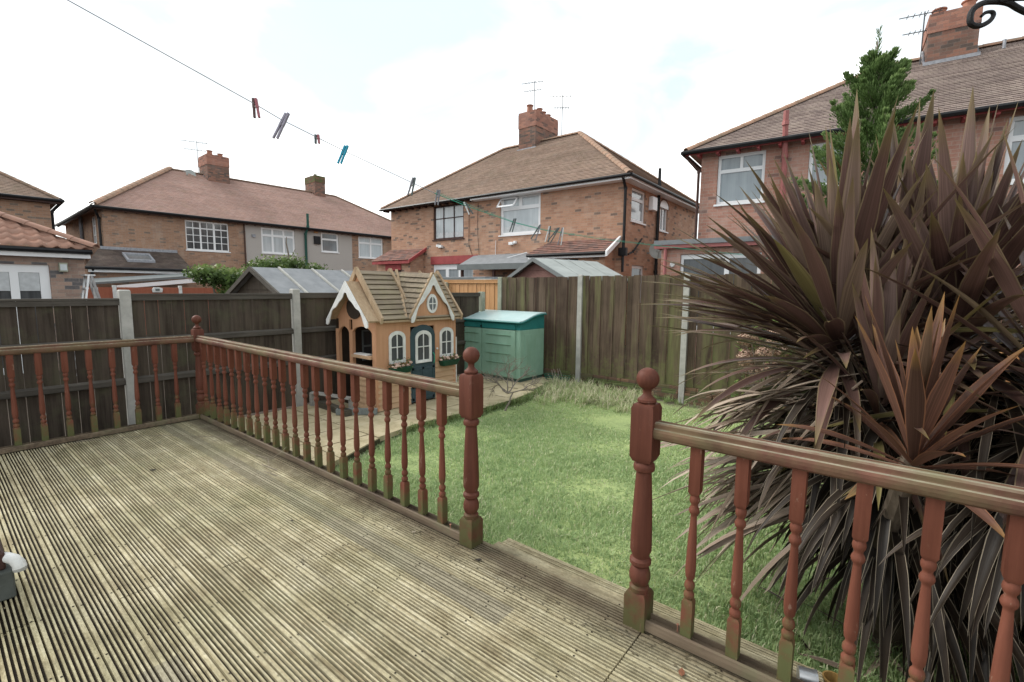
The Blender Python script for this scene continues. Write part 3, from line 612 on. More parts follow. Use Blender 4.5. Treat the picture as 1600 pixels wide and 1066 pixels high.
def slope(m, bl, br, tr, tl, gauge=.11, lip=.014):
    """stepped tile courses on a quad or triangle; gauge measured up the slope"""
    bl, br, tr, tl = map(Vector, (bl, br, tr, tl)); L = ((tl+tr)/2-(bl+br)/2).length; n = max(2, int(L/gauge)); nr = (br-bl).cross(tl-bl if (tl-bl).length > .1 else tr-bl).normalized()
    if nr.z < 0: nr = -nr
    for i in range(n):
        t0, t1 = i/n, (i+1)/n+(.02/n); l0, l1 = bl.lerp(tl, t0), bl.lerp(tl, min(t1, 1)); r0, r1 = br.lerp(tr, t0), br.lerp(tr, min(t1, 1)); up_ = nr*(lip*rnd(.75, 1.25))
        m.add([l0, r0, r0+up_, l0+up_, r1, l1], [(0, 1, 2, 3), (3, 2, 4, 5)])
def ridge(m, a, b, r=.11, seg=.32, n=6, lift=.03):
    a = Vector(a); b = Vector(b); d = b-a; L = d.length; d.normalize(); k = max(1, round(L/seg)); side = d.cross(Vector((0, 0, 1))).normalized(); up_ = side.cross(d).normalized()
    for i in range(k):
        p, q = a+d*(L*i/k), a+d*(L*(i+1)/k+.02); r0, r1 = r*1.06, r*.96; ring = lambda c, rr, dr: [c+up_*(lift-.04)+side*rr*math.cos(math.pi*j/n)+up_*rr*.75*math.sin(math.pi*j/n) for j in range(n+1)]
        A, B = ring(p, r0, 0), ring(q, r1, 0); A2 = ring(p, r0-.02, 0); vs = A+B+A2; N = n+1
        m.add(vs, [(j, j+1, N+j+1, N+j) for j in range(n)]+[(j+1, j, 2*N+j, 2*N+j+1) for j in range(n)])
def hip_roof(parent, P, W, D, h0, h1, ze, zr, mat, rmat, gauge=.11, hipmats=None, ov=.0):
    m = MB(); A, B, C, E = P(0, 0, ze), P(W, 0, ze), P(W, D, ze), P(0, D, ze); R0, R1 = P(h0, D/2, zr), P(W-h1, D/2, zr)
    slope(m, A, B, R1, R0, gauge); slope(m, C, E, R0, R1, gauge); slope(m, E, A, R0, R0, gauge); slope(m, B, C, R1, R1, gauge)
    m.add([P(0, 0, ze-.02), P(W, 0, ze-.02), P(W, D, ze-.02), P(0, D, ze-.02)], [(0, 1, 2, 3)])
    o = m.build('roof', mat, parent, recalc=False)
    m = MB()
    for a, b in ((A, R0), (E, R0), (B, R1), (C, R1), (R0, R1)): ridge(m, a, b)
    m.build('ridge_tiles', rmat, o, True)
    return o
def gutter(parent, pts, mat, r=.05, name='gutter'):
    m = MB(); m.tube(pts, r, 8); return m.build(name, mat, parent, True)
def pipe(parent, pts, mat, r=.04, name='downpipe'):
    m = MB(); m.tube(pts, r, 8); 
    for p in pts[1:-1]: m.tube([Vector(p)-Vector((0, 0, .04)), Vector(p)+Vector((0, 0, .04))], r*1.25, 8)
    return m.build(name, mat, parent, True)
def chimney(parent, P, x0, x1, y0, y1, zb, zt, band, pots, mat, bmat, potmat=None, roofz=None):
    m = MB(); m.box(x0, x1, y0, y1, zb, zt-band, P); o = m.build('chimney', mat, parent)
    m = MB(); m.box(x0-.018, x1+.018, y0-.018, y1+.018, zt-band, zt-.08, P); m.box(x0-.01, x1+.01, y0-.01, y1+.01, zt-.08, zt, P); m.build('corbel', bmat, o)
    for (px, py, h, r) in pots:
        q = MB(); c = P(px, py, zt-.01); q.lathe([(r*1.05, 0), (r, .05), (r*.88, h*.7), (r*.92, h*.86), (r*1.12, h*.9), (r*1.12, h), (r*.8, h), (r*.8, h-.05)], c, 12); q.build('chimney_pot', potmat or M['pot'], o, True)
    if roofz is not None: # lead flashing stepping along the front and side
        q = MB(); q.box(x0-.05, x1+.05, y0-.06, y0-.012, roofz-.05, roofz+.14, P)
        n = 6
        for k in range(n): yy = y0+(y1-y0)/2*k/n; q.box(x0-.045, x0-.012, yy, yy+(y1-y0)/2/n+.03, roofz+(k-.5)*.085, roofz+(k+1.6)*.085, P); q.box(x1+.012, x1+.045, yy, yy+(y1-y0)/2/n+.03, roofz+(k-.5)*.085, roofz+(k+1.6)*.085, P)
        q.build('flashing', M['lead'], o)
    return o
def aerial(parent, base, h, ang, n=6, L=.8, mat=None, z2=None):
    m = MB(); b = Vector(base); m.tube([b, b+Vector((0, 0, h))], .014, 5); d = Vector((math.cos(ang), math.sin(ang), 0)); s = Vector((-d.y, d.x, 0))
    for zz, LL in ((h-.05, L), (h*.72, L*.8)) if z2 is None else ((h-.05, L),):
        c = b+Vector((0, 0, zz)); m.tube([c-d*LL*.4, c+d*LL*.6], .011, 4)
        for k in range(n): q = c+d*LL*(-.35+.9*k/n); w_ = .16-.012*k; m.tube([q-s*w_, q+s*w_], .008, 4)
    return m.build('aerial', M['lead_dark'], parent)
def dish(parent, c, r, face, mat, wallp):
    m = MB(); f = Vector(face).normalized(); u = f.cross(Vector((0, 0, 1))).normalized(); v = u.cross(f); c = Vector(c); N = 16
    V = [c-f*.06]; 
    for rr, o in ((.5, -.045), (1, 0)): V += [c+f*o+(u*math.cos(6.2832*j/N)+v*math.sin(6.2832*j/N))*r*rr for j in range(N)]
    F = [(0, 1+j, 1+(j+1) % N) for j in range(N)]+[(1+j, 1+N+j, 1+N+(j+1) % N, 1+(j+1) % N) for j in range(N)]
    m.add(V, F); m.tube([c-v*r*.9, c+f*r*.9-v*r*.35], .012, 5); m.box(-.04, .04, -.04, .04, -.04, .04, lambda x, y, z: tuple(c+f*r*.9-v*r*.35+Vector((x, y, z)))); m.tube([c-f*.05, Vector(wallp)], .025, 6)
    return m.build('satellite_dish', mat, parent, True, recalc=False)
def light_fix(parent, c, d, mat=None):
    m = MB(); c = Vector(c); d = Vector(d); m.box(-.05, .05, -.05, .05, -.04, .05, lambda x, y, z: tuple(c+Vector((x, y, z)))); m.bar(c, c+d*.12, .04); m.box(-.09, .09, -.06, .06, -.06, .04, lambda x, y, z: tuple(c+d*.16+Vector((x, y, z-.02))))
    return m.build('security_light', mat or M['upvc'], parent, bevel=.01)

# ------------------------------------------------------------------ centre house
def house_centre():
    F0 = Frame((-.622, 11.327), R(181.393), -1)   # eaves frame (x to the left along the facade, y inwards)
    W, D = 11.39, 7.62; t = thing('semi_detached_house', 'pair of pinkish brick semis in the centre with hipped brown roof and tall chimney', 'house', F0(0, 0, GZ))
    P = Frame(F0(.3, .3, 0)[:2], R(181.393), -1); WW, DD = W-.6, D-.6
    holes = [(6.5, 8.16, 3.28, 4.6), (2.99, 4.73, 3.26, 4.6), (6.02, 8.2, -.3, 2.3)]
    m = MB(); wall_mb(m, P, 0, WW, GZ, 4.70, holes); 
    S = P.sub(0, 0); side = [(.55, 1.65, 3.5, 4.5), (.75, 1.75, 1.0, 2.15), (3.0, 3.75, 3.45, 4.28)]; wall_mb(m, S, 0, DD, GZ, 4.70, side)
    wall_mb(m, P, 0, WW, GZ, 4.70, (), DD); wall_mb(m, P.sub(WW, 0), 0, DD, GZ, 4.70); m.build('wall', M['brick_pink'], t)
    # back of openings are closed by the windows
    window(t, P, 6.5, 8.16, 3.28, 4.6, grid([0, .34, .68, 1], [0, .62, 1]), M['dkbrown'], M['glass_pale'], sillmat=M['dkbrown'], label='dark brown framed upper window with net curtain', net=.2)
    wn = window(t, P, 2.99, 4.73, 3.26, 4.6, [(.06, .94, .06, .64), (.06, .47, .72, .94), (.53, .94, .72, .94)], M['upvc'], M['glass_pale'], fr=.03, label='white framed upper window with a small vent hung open', net=.22)
    v = MB(); x0, x1 = 4.73-.06*1.74, 4.73-.47*1.74; zt_, zb_ = 4.54, 4.20  # open vent sash hinged at the top
    x0, x1 = 3.92, 4.70
    for (a, b, c, d) in ((x0, x1, zb_, zb_+.06), (x0, x1, zt_-.05, zt_), (x0, x0+.06, zb_, zt_), (x1-.06, x1, zb_, zt_)):
        Q = lambda x, y, z: P(x, -.02-(zt_-z)*.75+y, z); v.box(a, b, 0, .03, c, d, Q)
    v.build('open_vent', M['upvc'], wn)
    # white door and window unit under the red band
    window(t, P, 6.02, 8.2, -.3, 2.3, [(.02, .30, .55, .95), (.36, .62, .5, .93), (.68, .96, .5, .93), (.36, .96, .04, .44)], M['upvc'], M['glass_grey'], sill=False, name='patio_door')
    m = MB(); m.box(5.76, 8.3, -.03, -.003, 2.31, 2.62, P); m.build('red_band', M['redpaint'], t)
    window(t, S, .55, 1.65, 3.5, 4.5, [(.06, .94, .06, .66), (.06, .94, .72, .95)], M['upvc'], M['glass_grey'], label='white framed side window')
    window(t, S, .75, 1.75, 1.0, 2.15, [(.07, .93, .07, .93)], M['upvc'], M['glass_mid'])
    # arched side window
    a = window(t, S, 3.0, 3.75, 3.45, 4.28, [(.08, .47, .05, .95), (.53, .92, .05, .95)], M['upvc'], M['glass_grey'], sillmat=M['upvc'], label='arched white side window')
    q = MB(); N = 12; arc = [(3.35+.42*math.cos(math.pi*i/N), 4.25+.42*math.sin(math.pi*i/N)*.62) for i in range(N+1)]; q.prism([(3.75, 4.24)]+arc[0:]+[(2.95, 4.24)], lambda u, z, tt: S(u, tt, z), -.012, .02); q.build('arch_head', M['upvc'], a)
    q = MB(); arc2 = [(3.35+.50*math.cos(math.pi*i/N), 4.25+.50*math.sin(math.pi*i/N)*.66) for i in range(N+1)]
    for i in range(N): q.add([S(arc[i][0], -.016, arc[i][1]), S(arc[i+1][0], -.016, arc[i+1][1]), S(arc2[i+1][0], -.016, arc2[i+1][1]), S(arc2[i][0], -.016, arc2[i][1])], [(0, 1, 2, 3)])
    q.build('arch_bricks', M['brick_chim'], a)
    hip_roof(t, F0, W, D, 3.837, 3.752, 4.714, 7.47, M['tile_brown'], M['ridge'])
    # fascia boards: white on the right hand house, dark with rafter ends on the left
    m = MB(); m.box(-.01, 6.2, -.012, .02, 4.56, 4.69, F0); m.box(-.012, .02, -.01, D, 4.56, 4.69, F0); m.box(0, 6.2, .02, .3, 4.56, 4.575, F0); m.box(.02, .3, .3, D, 4.56, 4.575, F0); m.build('white_fascia', M['upvc'], t)
    m = MB(); m.box(6.2, W, .0, .02, 4.62, 4.69, F0); 
    for i in range(13): x = 6.4+i*.4; m.box(x, x+.06, .02, .32, 4.58, 4.66, F0)
    m.build('rafter_ends', M['dkbrown'], t)
    gutter(t, [F0(-.05, -.06, 4.66), F0(W, -.06, 4.66)], M['black']); gutter(t, [F0(-.06, -.06, 4.66), F0(-.06, D, 4.66)], M['black'])
    pipe(t, [F0(.2, -.02, 4.6), P(-.06, -.05, 4.35), P(-.06, -.06, 2.6)], M['black'], .045); m = MB(); m.box(-.18, .06, -.16, -.02, 2.38, 2.62, P); m.tube([P(-.06, -.08, 2.4), P(-.06, -.08, 1.9)], .04, 6); m.build('hopper', M['black'], t)
    pipe(t, [S(2.62, -.07, 5.45), S(2.62, -.07, 4.9), S(2.62, -.07, 2.0), S(2.62, -.07, GZ)], M['black'], .055, 'soil_pipe')
    pipe(t, [S(1.3, -.07, 3.0), S(.6, -.09, 2.55), S(.25, -.09, 2.45)], M['black'], .03, 'waste_pipe')
    q = MB(); q.box(1.9, 2.3, -.16, -.005, 3.98, 4.42, S); q.build('boiler_flue', M['upvc'], t, bevel=.02)
    dish(t, S(1.9, -.38, 2.66), .28, S.a*-1.0-S.b*.55+Vector((0, 0, .3)), M['felt_green'], S(1.9, -.02, 2.58))
    light_fix(t, P(7.86, -.05, 3.03), P.a*-1); light_fix(t, P(4.01, -.05, 2.98), P.a)
    c = MB(); c.tube([P(4.9, -.02, 3.1), P(4.92, -.02, 2.6), P(4.8, -.1, 2.45), P(4.0, -.5, 2.42), P(3.3, -.3, 2.6)], .012, 4); c.build('cable', M['upvc'], t)
    c = MB(); c.tube([P(6.2, -.02, 4.5), P(6.22, -.02, 3.0), P(6.0, -.02, 2.5)], .010, 4); c.tube([P(5.75, -.02, 4.5), P(5.8, -.02, 3.6), P(5.7, -.02, 2.6)], .008, 4); c.build('telephone_cable', M['black'], t)
    # chimney: front face to us, side face seen on the right
    G = Frame((-6.37, 14.55), R(180), -1)
    ch = chimney(t, G, 0, .86, 0, 1.62, 6.4, 8.62, .62, [(.43, .18, .30, .13), (.62, .62, .22, .12), (.2, .55, .22, .12), (.3, .95, .22, .12), (.3, 1.3, .2, .12), (.62, 1.2, .2, .12)], M['brick_chim'], M['brick_orange'], roofz=7.02)
    aerial(t, (-6.7, 14.9, 8.6), 1.3, R(200), 6, .95); aerial(t, (-5.42, 15.05, 7.35), 1.75, R(215), 6, .9)
    # lean-to canopy in grey felt
    cp = thing('lean_to_canopy', 'low grey felt-roofed canopy on dark posts against the brick semis', 'canopy', P(4.5, -1.0, GZ))
    m = MB(); m.hexa([P(2.95, -.003, 2.50), P(5.95, -.003, 2.50), P(5.6, -1.25, 2.08), P(2.6, -1.25, 2.08), P(2.95, -.003, 2.60), P(5.95, -.003, 2.60), P(5.6, -1.25, 2.17), P(2.6, -1.25, 2.17)]); m.build('roof', M['felt'], cp)
    m = MB(); m.box(2.6, 5.62, -1.29, -1.255, 2.0, 2.19, P); m.build('fascia', M['felt_edge'], cp)
    for x in (2.8, 4.0, 5.45): m = MB(); m.box(x, x+.08, -1.2, -1.12, GZ, 2.08, P); m.build('post', M['dkbrown'], cp)
    m = MB(); m.box(2.7, 5.5, -1.1, -1.06, GZ, 1.7, P); m.build('front_panel', M['dkbrown'], cp)
    # tiled lean-to extension
    ex = thing('tiled_lean_to', 'small lean-to with red-brown tiles and white bargeboard on the brick semis', 'extension', P(1.3, -.5, GZ))
    m = MB(); wall_mb(m, P, .25, 2.75, GZ, 2.42, [(1.15, 2.6, 1.4, 2.30)], -.62); m.add([P(.25, -.62, GZ), P(.25, 0, GZ), P(.25, 0, 2.85), P(.25, -.62, 2.42)], [(0, 1, 2, 3)]); m.add([P(2.75, -.62, GZ), P(2.75, 0, GZ), P(2.75, 0, 2.85), P(2.75, -.62, 2.42)], [(0, 1, 2, 3)]); m.build('wall', M['brick_pink'], ex)
    window(ex, P, 1.15, 2.6, 1.4, 2.30, grid([0, .5, 1], [0, 1]), M['black'], M['glass_dark'], t=-.6, sill=False)
    m = MB(); slope(m, P(.12, -.85, 2.47), P(2.95, -.85, 2.47), P(2.55, -.003, 2.93), P(.12, -.003, 2.93), .13, .02); m.build('roof', M['tile_small'], ex, recalc=False)
    m = MB(); m.hexa([P(.05, -.9, 2.33), P(.12, -.9, 2.33), P(.12, -.003, 2.83), P(.05, -.003, 2.83), P(.05, -.9, 2.48), P(.12, -.9, 2.48), P(.12, -.003, 2.98), P(.05, -.003, 2.98)]); m.build('bargeboard', M['upvc'], ex)
    m = MB(); m.box(.15, 2.9, -.82, -.79, 2.32, 2.42, P); m.build('fascia', M['upvc'], ex); gutter(ex, [P(.15, -.88, 2.43), P(2.9, -.88, 2.43)], M['black'], .05)
    # porch on the left house
    po = thing('brick_porch', 'small brick porch with tiled roof and red fascia on the left of the brick semis', 'porch', P(9.9, -.4, GZ))
    m = MB(); wall_mb(m, P, 8.75, 10.9, GZ, 2.42, [(9.3, 10.25, GZ, 2.1)], -.72); 
    for x in (8.75, 10.9): m.add([P(x, -.72, GZ), P(x, 0, GZ), P(x, 0, 2.85), P(x, -.72, 2.42)], [(0, 1, 2, 3)])
    m.build('wall', M['brick_pink'], po)
    m = MB(); slope(m, P(8.62, -.9, 2.47), P(11.05, -.9, 2.47), P(10.85, -.003, 2.98), P(8.62, -.003, 2.98), .14, .02); m.build('roof', M['tile_small'], po, recalc=False)
    m = MB(); m.box(8.65, 11.0, -.88, -.84, 2.33, 2.45, P); m.box(9.28, 10.27, -.76, -.73, 2.08, 2.35, P); m.hexa([P(8.56, -.93, 2.34), P(8.62, -.93, 2.34), P(8.62, -.003, 2.88), P(8.56, -.003, 2.88), P(8.56, -.93, 2.47), P(8.62, -.93, 2.47), P(8.62, -.003, 3.01), P(8.56, -.003, 3.01)]); m.build('red_fascia', M['redpaint'], po)
    window(po, P, 9.3, 10.25, GZ, 2.1, [(.08, .92, .5, .95), (.08, .92, .04, .44)], M['dkbrown'], M['glass_mid'], t=-.66, sill=False, name='door')
house_centre()

# ------------------------------------------------------------------ right house
def house_right():
    th = R(4.443); F0 = Frame((1.446, 9.911), th, 1); W, D = 16.5, 7.39; t = thing('terraced_house', 'red brick house on the right with grey-brown tiled roof behind the cordyline', 'house', F0(0, 0, GZ))
    P = Frame(F0(.3, .3, 0)[:2], th, 1); WW, DD = W-.6, D-.6
    holes = [(.37, 1.37, 3.40, 4.52), (2.2, 2.95, 3.6, 4.5), (5.22, 6.5, 3.35, 4.5)]
    m = MB(); wall_mb(m, P, 0, WW, GZ, 4.64, holes); wall_mb(m, P.sub(0, 0), 0, DD, GZ, 4.64); wall_mb(m, P, 0, WW, GZ, 4.64, (), DD); wall_mb(m, P.sub(WW, 0), 0, DD, GZ, 4.64); m.build('wall', M['brick_red'], t)
    window(t, P, .37, 1.37, 3.40, 4.52, [(.06, .94, .05, .64), (.06, .48, .70, .94), (.53, .94, .70, .94)], M['upvc'], M['glass_grey'], fr=.02, label='white framed upper window at the left corner')
    window(t, P, 2.2, 2.95, 3.6, 4.5, [(.08, .92, .06, .94)], M['upvc'], M['glass_grey'])
    window(t, P, 5.22, 6.5, 3.35, 4.5, [(.05, .95, .05, .64), (.05, .47, .70, .95), (.53, .95, .70, .95)], M['upvc'], M['glass_grey'])
    hip_roof(t, F0, W, D, 3.652, 3.6, 4.65, 6.98, M['tile_grey'], M['ridge'])
    m = MB(); m.box(0, W, -.002, .02, 4.54, 4.63, F0)
    for i in range(38): x = .25+i*.42; m.box(x, x+.06, .02, .3, 4.50, 4.60, F0)
    m.build('rafter_ends', M['redpaint'], t)
    gutter(t, [F0(-.05, -.06, 4.60), F0(W, -.06, 4.60)], M['black']); gutter(t, [F0(-.06, -.06, 4.60), F0(-.06, D, 4.60)], M['black'])
    pipe(t, [F0(-.02, .05, 4.55), P(-.04, -.06, 4.2), P(-.04, -.06, 2.3)], M['dkbrown'], .035)
    pipe(t, [P(1.75, -.38, 5.15), P(1.75, -.38, 4.9), P(1.75, -.07, 4.3), P(1.77, -.07, 2.5)], M['redpipe'], .055, 'soil_pipe')
    G = Frame((5.72, 13.45), th, 1)
    ch = chimney(t, G, 0, .88, 0, .95, 6.0, 7.78, .42, [(.2, .45, .26, .13), (.72, .45, .30, .13)], M['brick_chim'], M['brick_orange'], roofz=6.58)
    aerial(t, (5.62, 13.6, 6.4), 1.55, R(190), 6, .8); m = MB(); m.tube([(5.66, 13.4, 6.5), (5.6, 13.2, 6.45), (5.3, 12.6, 5.95), (5.25, 12.2, 5.7), (5.2, 11.6, 5.4)], .010, 4); m.tube([(7.0, 13.3, 6.62), (7.0, 13.3, 6.8)], .03, 6); m.build('roof_cable', M['lead'], t)
    # flat roofed extension
    E = thing('flat_roof_extension', 'flat-roofed brick extension with red trim and white window behind the tall fence', 'extension', P(1.5, -1.5, GZ))
    m = MB(); wall_mb(m, P, -.1, 4.6, GZ, 2.2, [(.28, 1.72, .6, 2.08), (2.4, 4.2, .6, 2.08)], -2.5); wall_mb(m, P.sub(-.1, -2.5), 0, 2.5, GZ, 2.2); wall_mb(m, P.sub(4.6, -2.5), 0, 2.5, GZ, 2.2); m.build('wall', M['brick_red'], E)
    window(E, P, .28, 1.72, .6, 2.08, [(.035, .57, .05, .94), (.62, .96, .05, .94)], M['upvc'], M['glass_dark'], t=-2.46, fr=.02); window(E, P, 2.4, 4.2, .6, 2.08, [(.04, .47, .05, .94), (.53, .96, .05, .94)], M['upvc'], M['glass_dark'], t=-2.46, fr=.02)
    m = MB(); m.box(-.22, 4.7, -2.62, -.003, 2.27, 2.36, P); m.build('flat_roof', M['felt'], E)
    m = MB(); m.box(-.22, 4.7, -2.60, -2.57, 2.20, 2.268, P); m.box(-.2, -.17, -2.57, 0, 2.20, 2.268, P); m.build('red_trim', M['redpipe'], E)
    pipe(E, [P(.0, -2.56, 2.2), P(.0, -2.56, 1.0)], M['redpipe'], .035)
    m = MB(); m.lathe([(.05, 0), (.05, .02), (.035, .03)], (0, 0, 0), 12); m.v = [(P(.13, -2.503, 0)[0]+a, P(.13, -2.503, 0)[1]-c, 1.88+b) for a, b, c in m.v]; m.build('round_vent', M['white_paint'], E)
house_right()

# ------------------------------------------------------------------ left terrace
def house_left():
    th = R(88.167); F0 = Frame((-20.626, 3.106), th, 1); W, D = 18.4, 10.5; t = thing('terrace_row', 'long brick and grey rendered terrace on the left with red tiled hipped roof', 'house', F0(0, 0, GZ))
    P = Frame(F0(.3, .3, 0)[:2], th, 1); WW, DD = W-.6, D-.6
    wins = dict(geo=(3.01, 4.87, 3.06, 4.46), w2=(6.42, 8.2, 3.13, 4.46), w3=(9.74, 10.82, 3.4, 4.5), w4=(12.16, 13.93, 3.2, 4.5))
    m = MB(); wall_mb(m, P, 0, 5.65, GZ, 4.63, [wins['geo']]); wall_mb(m, P, 11.71, WW, GZ, 4.63, [wins['w4']]); wall_mb(m, P, 0, WW, GZ, 4.63, (), DD); S = P.sub(0, 0); wall_mb(m, S, 0, DD, GZ, 4.63, [(1.5, 2.5, 3.2, 4.45)]); wall_mb(m, P.sub(WW, 0), 0, DD, GZ, 4.63); m.build('wall', M['brick_brown'], t)
    m = MB(); wall_mb(m, P, 5.65, 11.71, GZ, 4.63, [wins['w2'], wins['w3']], -.012, .12); m.build('rendered_wall', M['dash'], t)
    gp = []
    for (a, b, n) in ((.02, .33, 2), (.35, .64, 2), (.67, .98, 2)):
        top = .78 if a == .35 or True else 1
        for i in range(n):
            x0 = a+(b-a)*i/n; x1 = a+(b-a)*(i+1)/n
            rows = [(.05, .27), (.29, .50), (.52, .73), (.77, .95)]
            for r0, r1 in rows: gp.append((x0+.008, x1-.008, r0, r1))
    window(t, P, *wins['geo'], gp, M['upvc'], M['glass_dark'], fr=.0, label='white window with many small square panes')
    window(t, P, *wins['w2'], [(.05, .31, .05, .66), (.36, .64, .05, .66), (.69, .95, .05, .66), (.05, .31, .74, .94), (.36, .64, .74, .94), (.69, .95, .74, .94)], M['upvc'], M['glass_pale'], fr=.02, t=.03)
    window(t, P, *wins['w3'], [(.08, .92, .06, .62), (.08, .92, .70, .94)], M['upvc'], M['glass_mid'], fr=.02, t=.03)
    window(t, P, *wins['w4'], [(.05, .47, .05, .66), (.53, .95, .05, .66), (.05, .47, .74, .94), (.53, .95, .74, .94)], M['upvc'], M['glass_pale'], fr=.02)
    window(t, S, 1.5, 2.5, 3.2, 4.45, grid([0, .5, 1], [0, .33, .66, 1]), M['upvc'], M['glass_pale'], sill=False)
    hip_roof(t, F0, W, D, 4.136, 4.6, 4.65, 7.649, M['tile_red'], M['ridge_dark'], .14)
    m = MB(); ridge(m, F0(0, 0, 4.67), F0(4.136, D/2, 7.67), .15, .42, lift=.06); m.build('hip_tiles', M['ridge'], t, True)
    m = MB(); m.box(0, W, .0, .02, 4.50, 4.62, F0); m.box(.0, .02, 0, D, 4.5, 4.62, F0)
    for i in range(44): x = .25+i*.41; m.box(x, x+.07, .02, .3, 4.50, 4.60, F0)
    m.build('rafter_ends', M['dkbrown'], t)
    gutter(t, [F0(-.05, -.07, 4.60), F0(W, -.07, 4.60)], M['black'], .06); gutter(t, [F0(-.07, -.07, 4.60), F0(-.07, D, 4.60)], M['black'], .06)
    pipe(t, [P(8.78, -.4, 5.4), P(8.78, -.4, 4.7), P(8.78, -.1, 4.3), P(8.77, -.1, 1.0)], plain('green_pipe', (.03, .10, .08), .5), .07, 'soil_pipe')
    pipe(t, [F0(.05, .1, 4.5), S(.25, -.07, 4.2), S(.2, -.07, 2.6)], M['black'], .05); pipe(t, [S(4.6, -.07, 4.9), S(4.6, -.07, 4.6), S(4.6, -.07, 2.6)], M['lead'], .07, 'vent_pipe')
    pipe(t, [P(5.58, -.06, 4.6), P(5.58, -.06, 1.5)], M['dkbrown'], .03, 'cable')
    m = MB(); m.box(9.28, 9.66, -.12, -.015, 3.8, 4.25, P); m.build('black_box', M['black'], t, bevel=.02); m = MB(); m.box(9.3, 9.52, -.09, -.015, 4.42, 4.58, P); m.build('alarm_box', M['fence_tan'], t, bevel=.02); m = MB(); m.box(5.95, 6.12, -.08, -.015, 3.9, 4.05, P); m.build('junction_box', M['lead'], t)
    G = Frame((-24.9, 8.95), th, 1)
    chimney(t, G, 0, 1.12, 0, 1.35, 6.6, 8.68, .55, [(.25, .3, .26, .14), (.85, .5, .24, .14), (.85, .9, .22, .14)], M['brick_chim'], M['brick_orange'], roofz=7.02)
    G = Frame((-25.0, 15.35), th, 1); chimney(t, G, 0, .72, 0, 1.35, 6.6, 8.72, .45, [(.2, .3, .13, .11), (.5, .5, .12, .11), (.3, 1.0, .12, .11)], M['brick_chim'], M['brick_moss'], M['concrete_g'], roofz=7.10)
    aerial(t, (-25.2, 8.6, 7.6), 1.7, R(250), 6, 1.3); dish(t, (-25.45, 8.2, 7.45), .34, (1, -.6, .4), M['felt_green'], (-25.6, 8.4, 7.6))
    # lean-to with skylight
    E = thing('skylight_lean_to', 'brick lean-to with dark tiled roof and a skylight against the left terrace', 'extension', P(1.0, -1.2, GZ))
    m = MB(); wall_mb(m, P, -.9, 2.4, GZ, 2.0, (), -2.0); m.add([P(-.9, -2, GZ), P(-.9, 0, GZ), P(-.9, 0, 2.8), P(-.9, -2, 2.0)], [(0, 1, 2, 3)]); m.add([P(2.4, -2, GZ), P(2.4, 0, GZ), P(2.4, 0, 2.8), P(2.4, -2, 2.0)], [(0, 1, 2, 3)]); m.build('wall', M['brick_brown'], E)
    m = MB(); slope(m, P(-1.0, -2.2, 2.05), P(2.6, -2.2, 2.05), P(2.6, -.003, 2.90), P(-.2, -.003, 2.90), .15, .02); rf = m.build('roof', M['tile_dark'], E, recalc=False)
    m = MB(); m.box(-.15, 2.6, -.12, -.003, 2.86, 3.0, P); m.build('flashing', M['lead'], E)
    m = MB(); Q = lambda x, y, z: P(x, y, 2.05+(y+2.2)*.386+z); 
    for (a, b, c, d) in ((.45, 1.4, -1.55, -1.48), (.45, 1.4, -.75, -.68), (.45, .52, -1.48, -.75), (1.33, 1.4, -1.48, -.75)): m.box(a, b, c, d, .02, .12, Q)
    sk = m.build('skylight', M['lead'], E); m = MB(); m.box(.52, 1.33, -1.48, -.75, .03, .07, Q); m.build('pane', M['glass_mid'], sk)
    gutter(E, [P(-1.0, -2.26, 2.02), P(2.6, -2.26, 2.02)], M['black'], .06); m = MB(); m.box(-.9, 2.5, -2.19, -2.16, 1.86, 2.0, P); m.build('fascia', M['upvc'], E)
    pipe(E, [P(-.75, -2.2, 2.0), P(-.78, -2.1, 1.8), P(-.78, -2.1, 1.3)], M['black'], .045)
    # neighbour's sloping garage roof
    g_ = thing('sloping_roof_outbuilding', 'outbuilding with a shallow black sloping roof edge and white fascia, left background', 'outbuilding', P(1.2, -4.0, GZ))
    m = MB(); m.hexa([P(-1.3, -4.6, 1.36), P(2.62, -4.6, 1.74), P(2.62, -2.4, 1.84), P(-1.3, -2.4, 1.46), P(-1.3, -4.6, 1.43), P(2.62, -4.6, 1.84), P(2.62, -2.4, 1.94), P(-1.3, -2.4, 1.56)]); m.build('roof', M['felt_edge'], g_)
    m = MB(); m.hexa([P(-.5, -4.58, 1.22), P(2.5, -4.58, 1.55), P(2.5, -4.54, 1.55), P(-.5, -4.54, 1.22), P(-.5, -4.58, 1.35), P(2.5, -4.58, 1.72), P(2.5, -4.54, 1.72), P(-.5, -4.54, 1.35)]); m.build('fascia', M['upvc'], g_)
    m = MB(); m.box(-.4, 2.4, -4.5, -2.5, GZ, 1.3, P); m.build('wall', M['brick_brown'], g_)
    Q = P
    for i, (a, b) in enumerate(((-1.9, -.86), (-.78, 1.02), (1.1, 2.6))):
        m = MB(); m.box(a, b, -6.03, -6.0, GZ, 1.29, Q); o = m.build('low_fence', M['fence_red']); tag(o, ['orange-red fence panel beside the stepladder', 'orange-red fence panel behind the small white sign, between white posts', 'orange-red fence panel nearest the ivy bush'][i], 'fence', 'orange-red fence panels far left')
    for i, x in enumerate((-.82, 1.06)):
        m = MB(); m.box(x-.05, x+.05, -6.08, -5.98, GZ, 1.36, Q); tag(m.build('fence_post', M['white_paint']), ['white post left of the small white sign on the orange-red fence', 'white post right of the small white sign on the orange-red fence'][i], 'fence post', 'white posts of the orange-red fence')
    m = MB(); c = [(.22, 1.12), (.50, 1.12), (.52, 1.26), (.42, 1.30), (.26, 1.30), (.20, 1.22)]; m.prism(c, lambda a, z, tt: P(a, tt, z), -6.10, -6.06); o = m.build('sign_plate', M['white_paint']); tag(o, 'small white plate with dark marks fixed on the orange-red fence', 'sign')
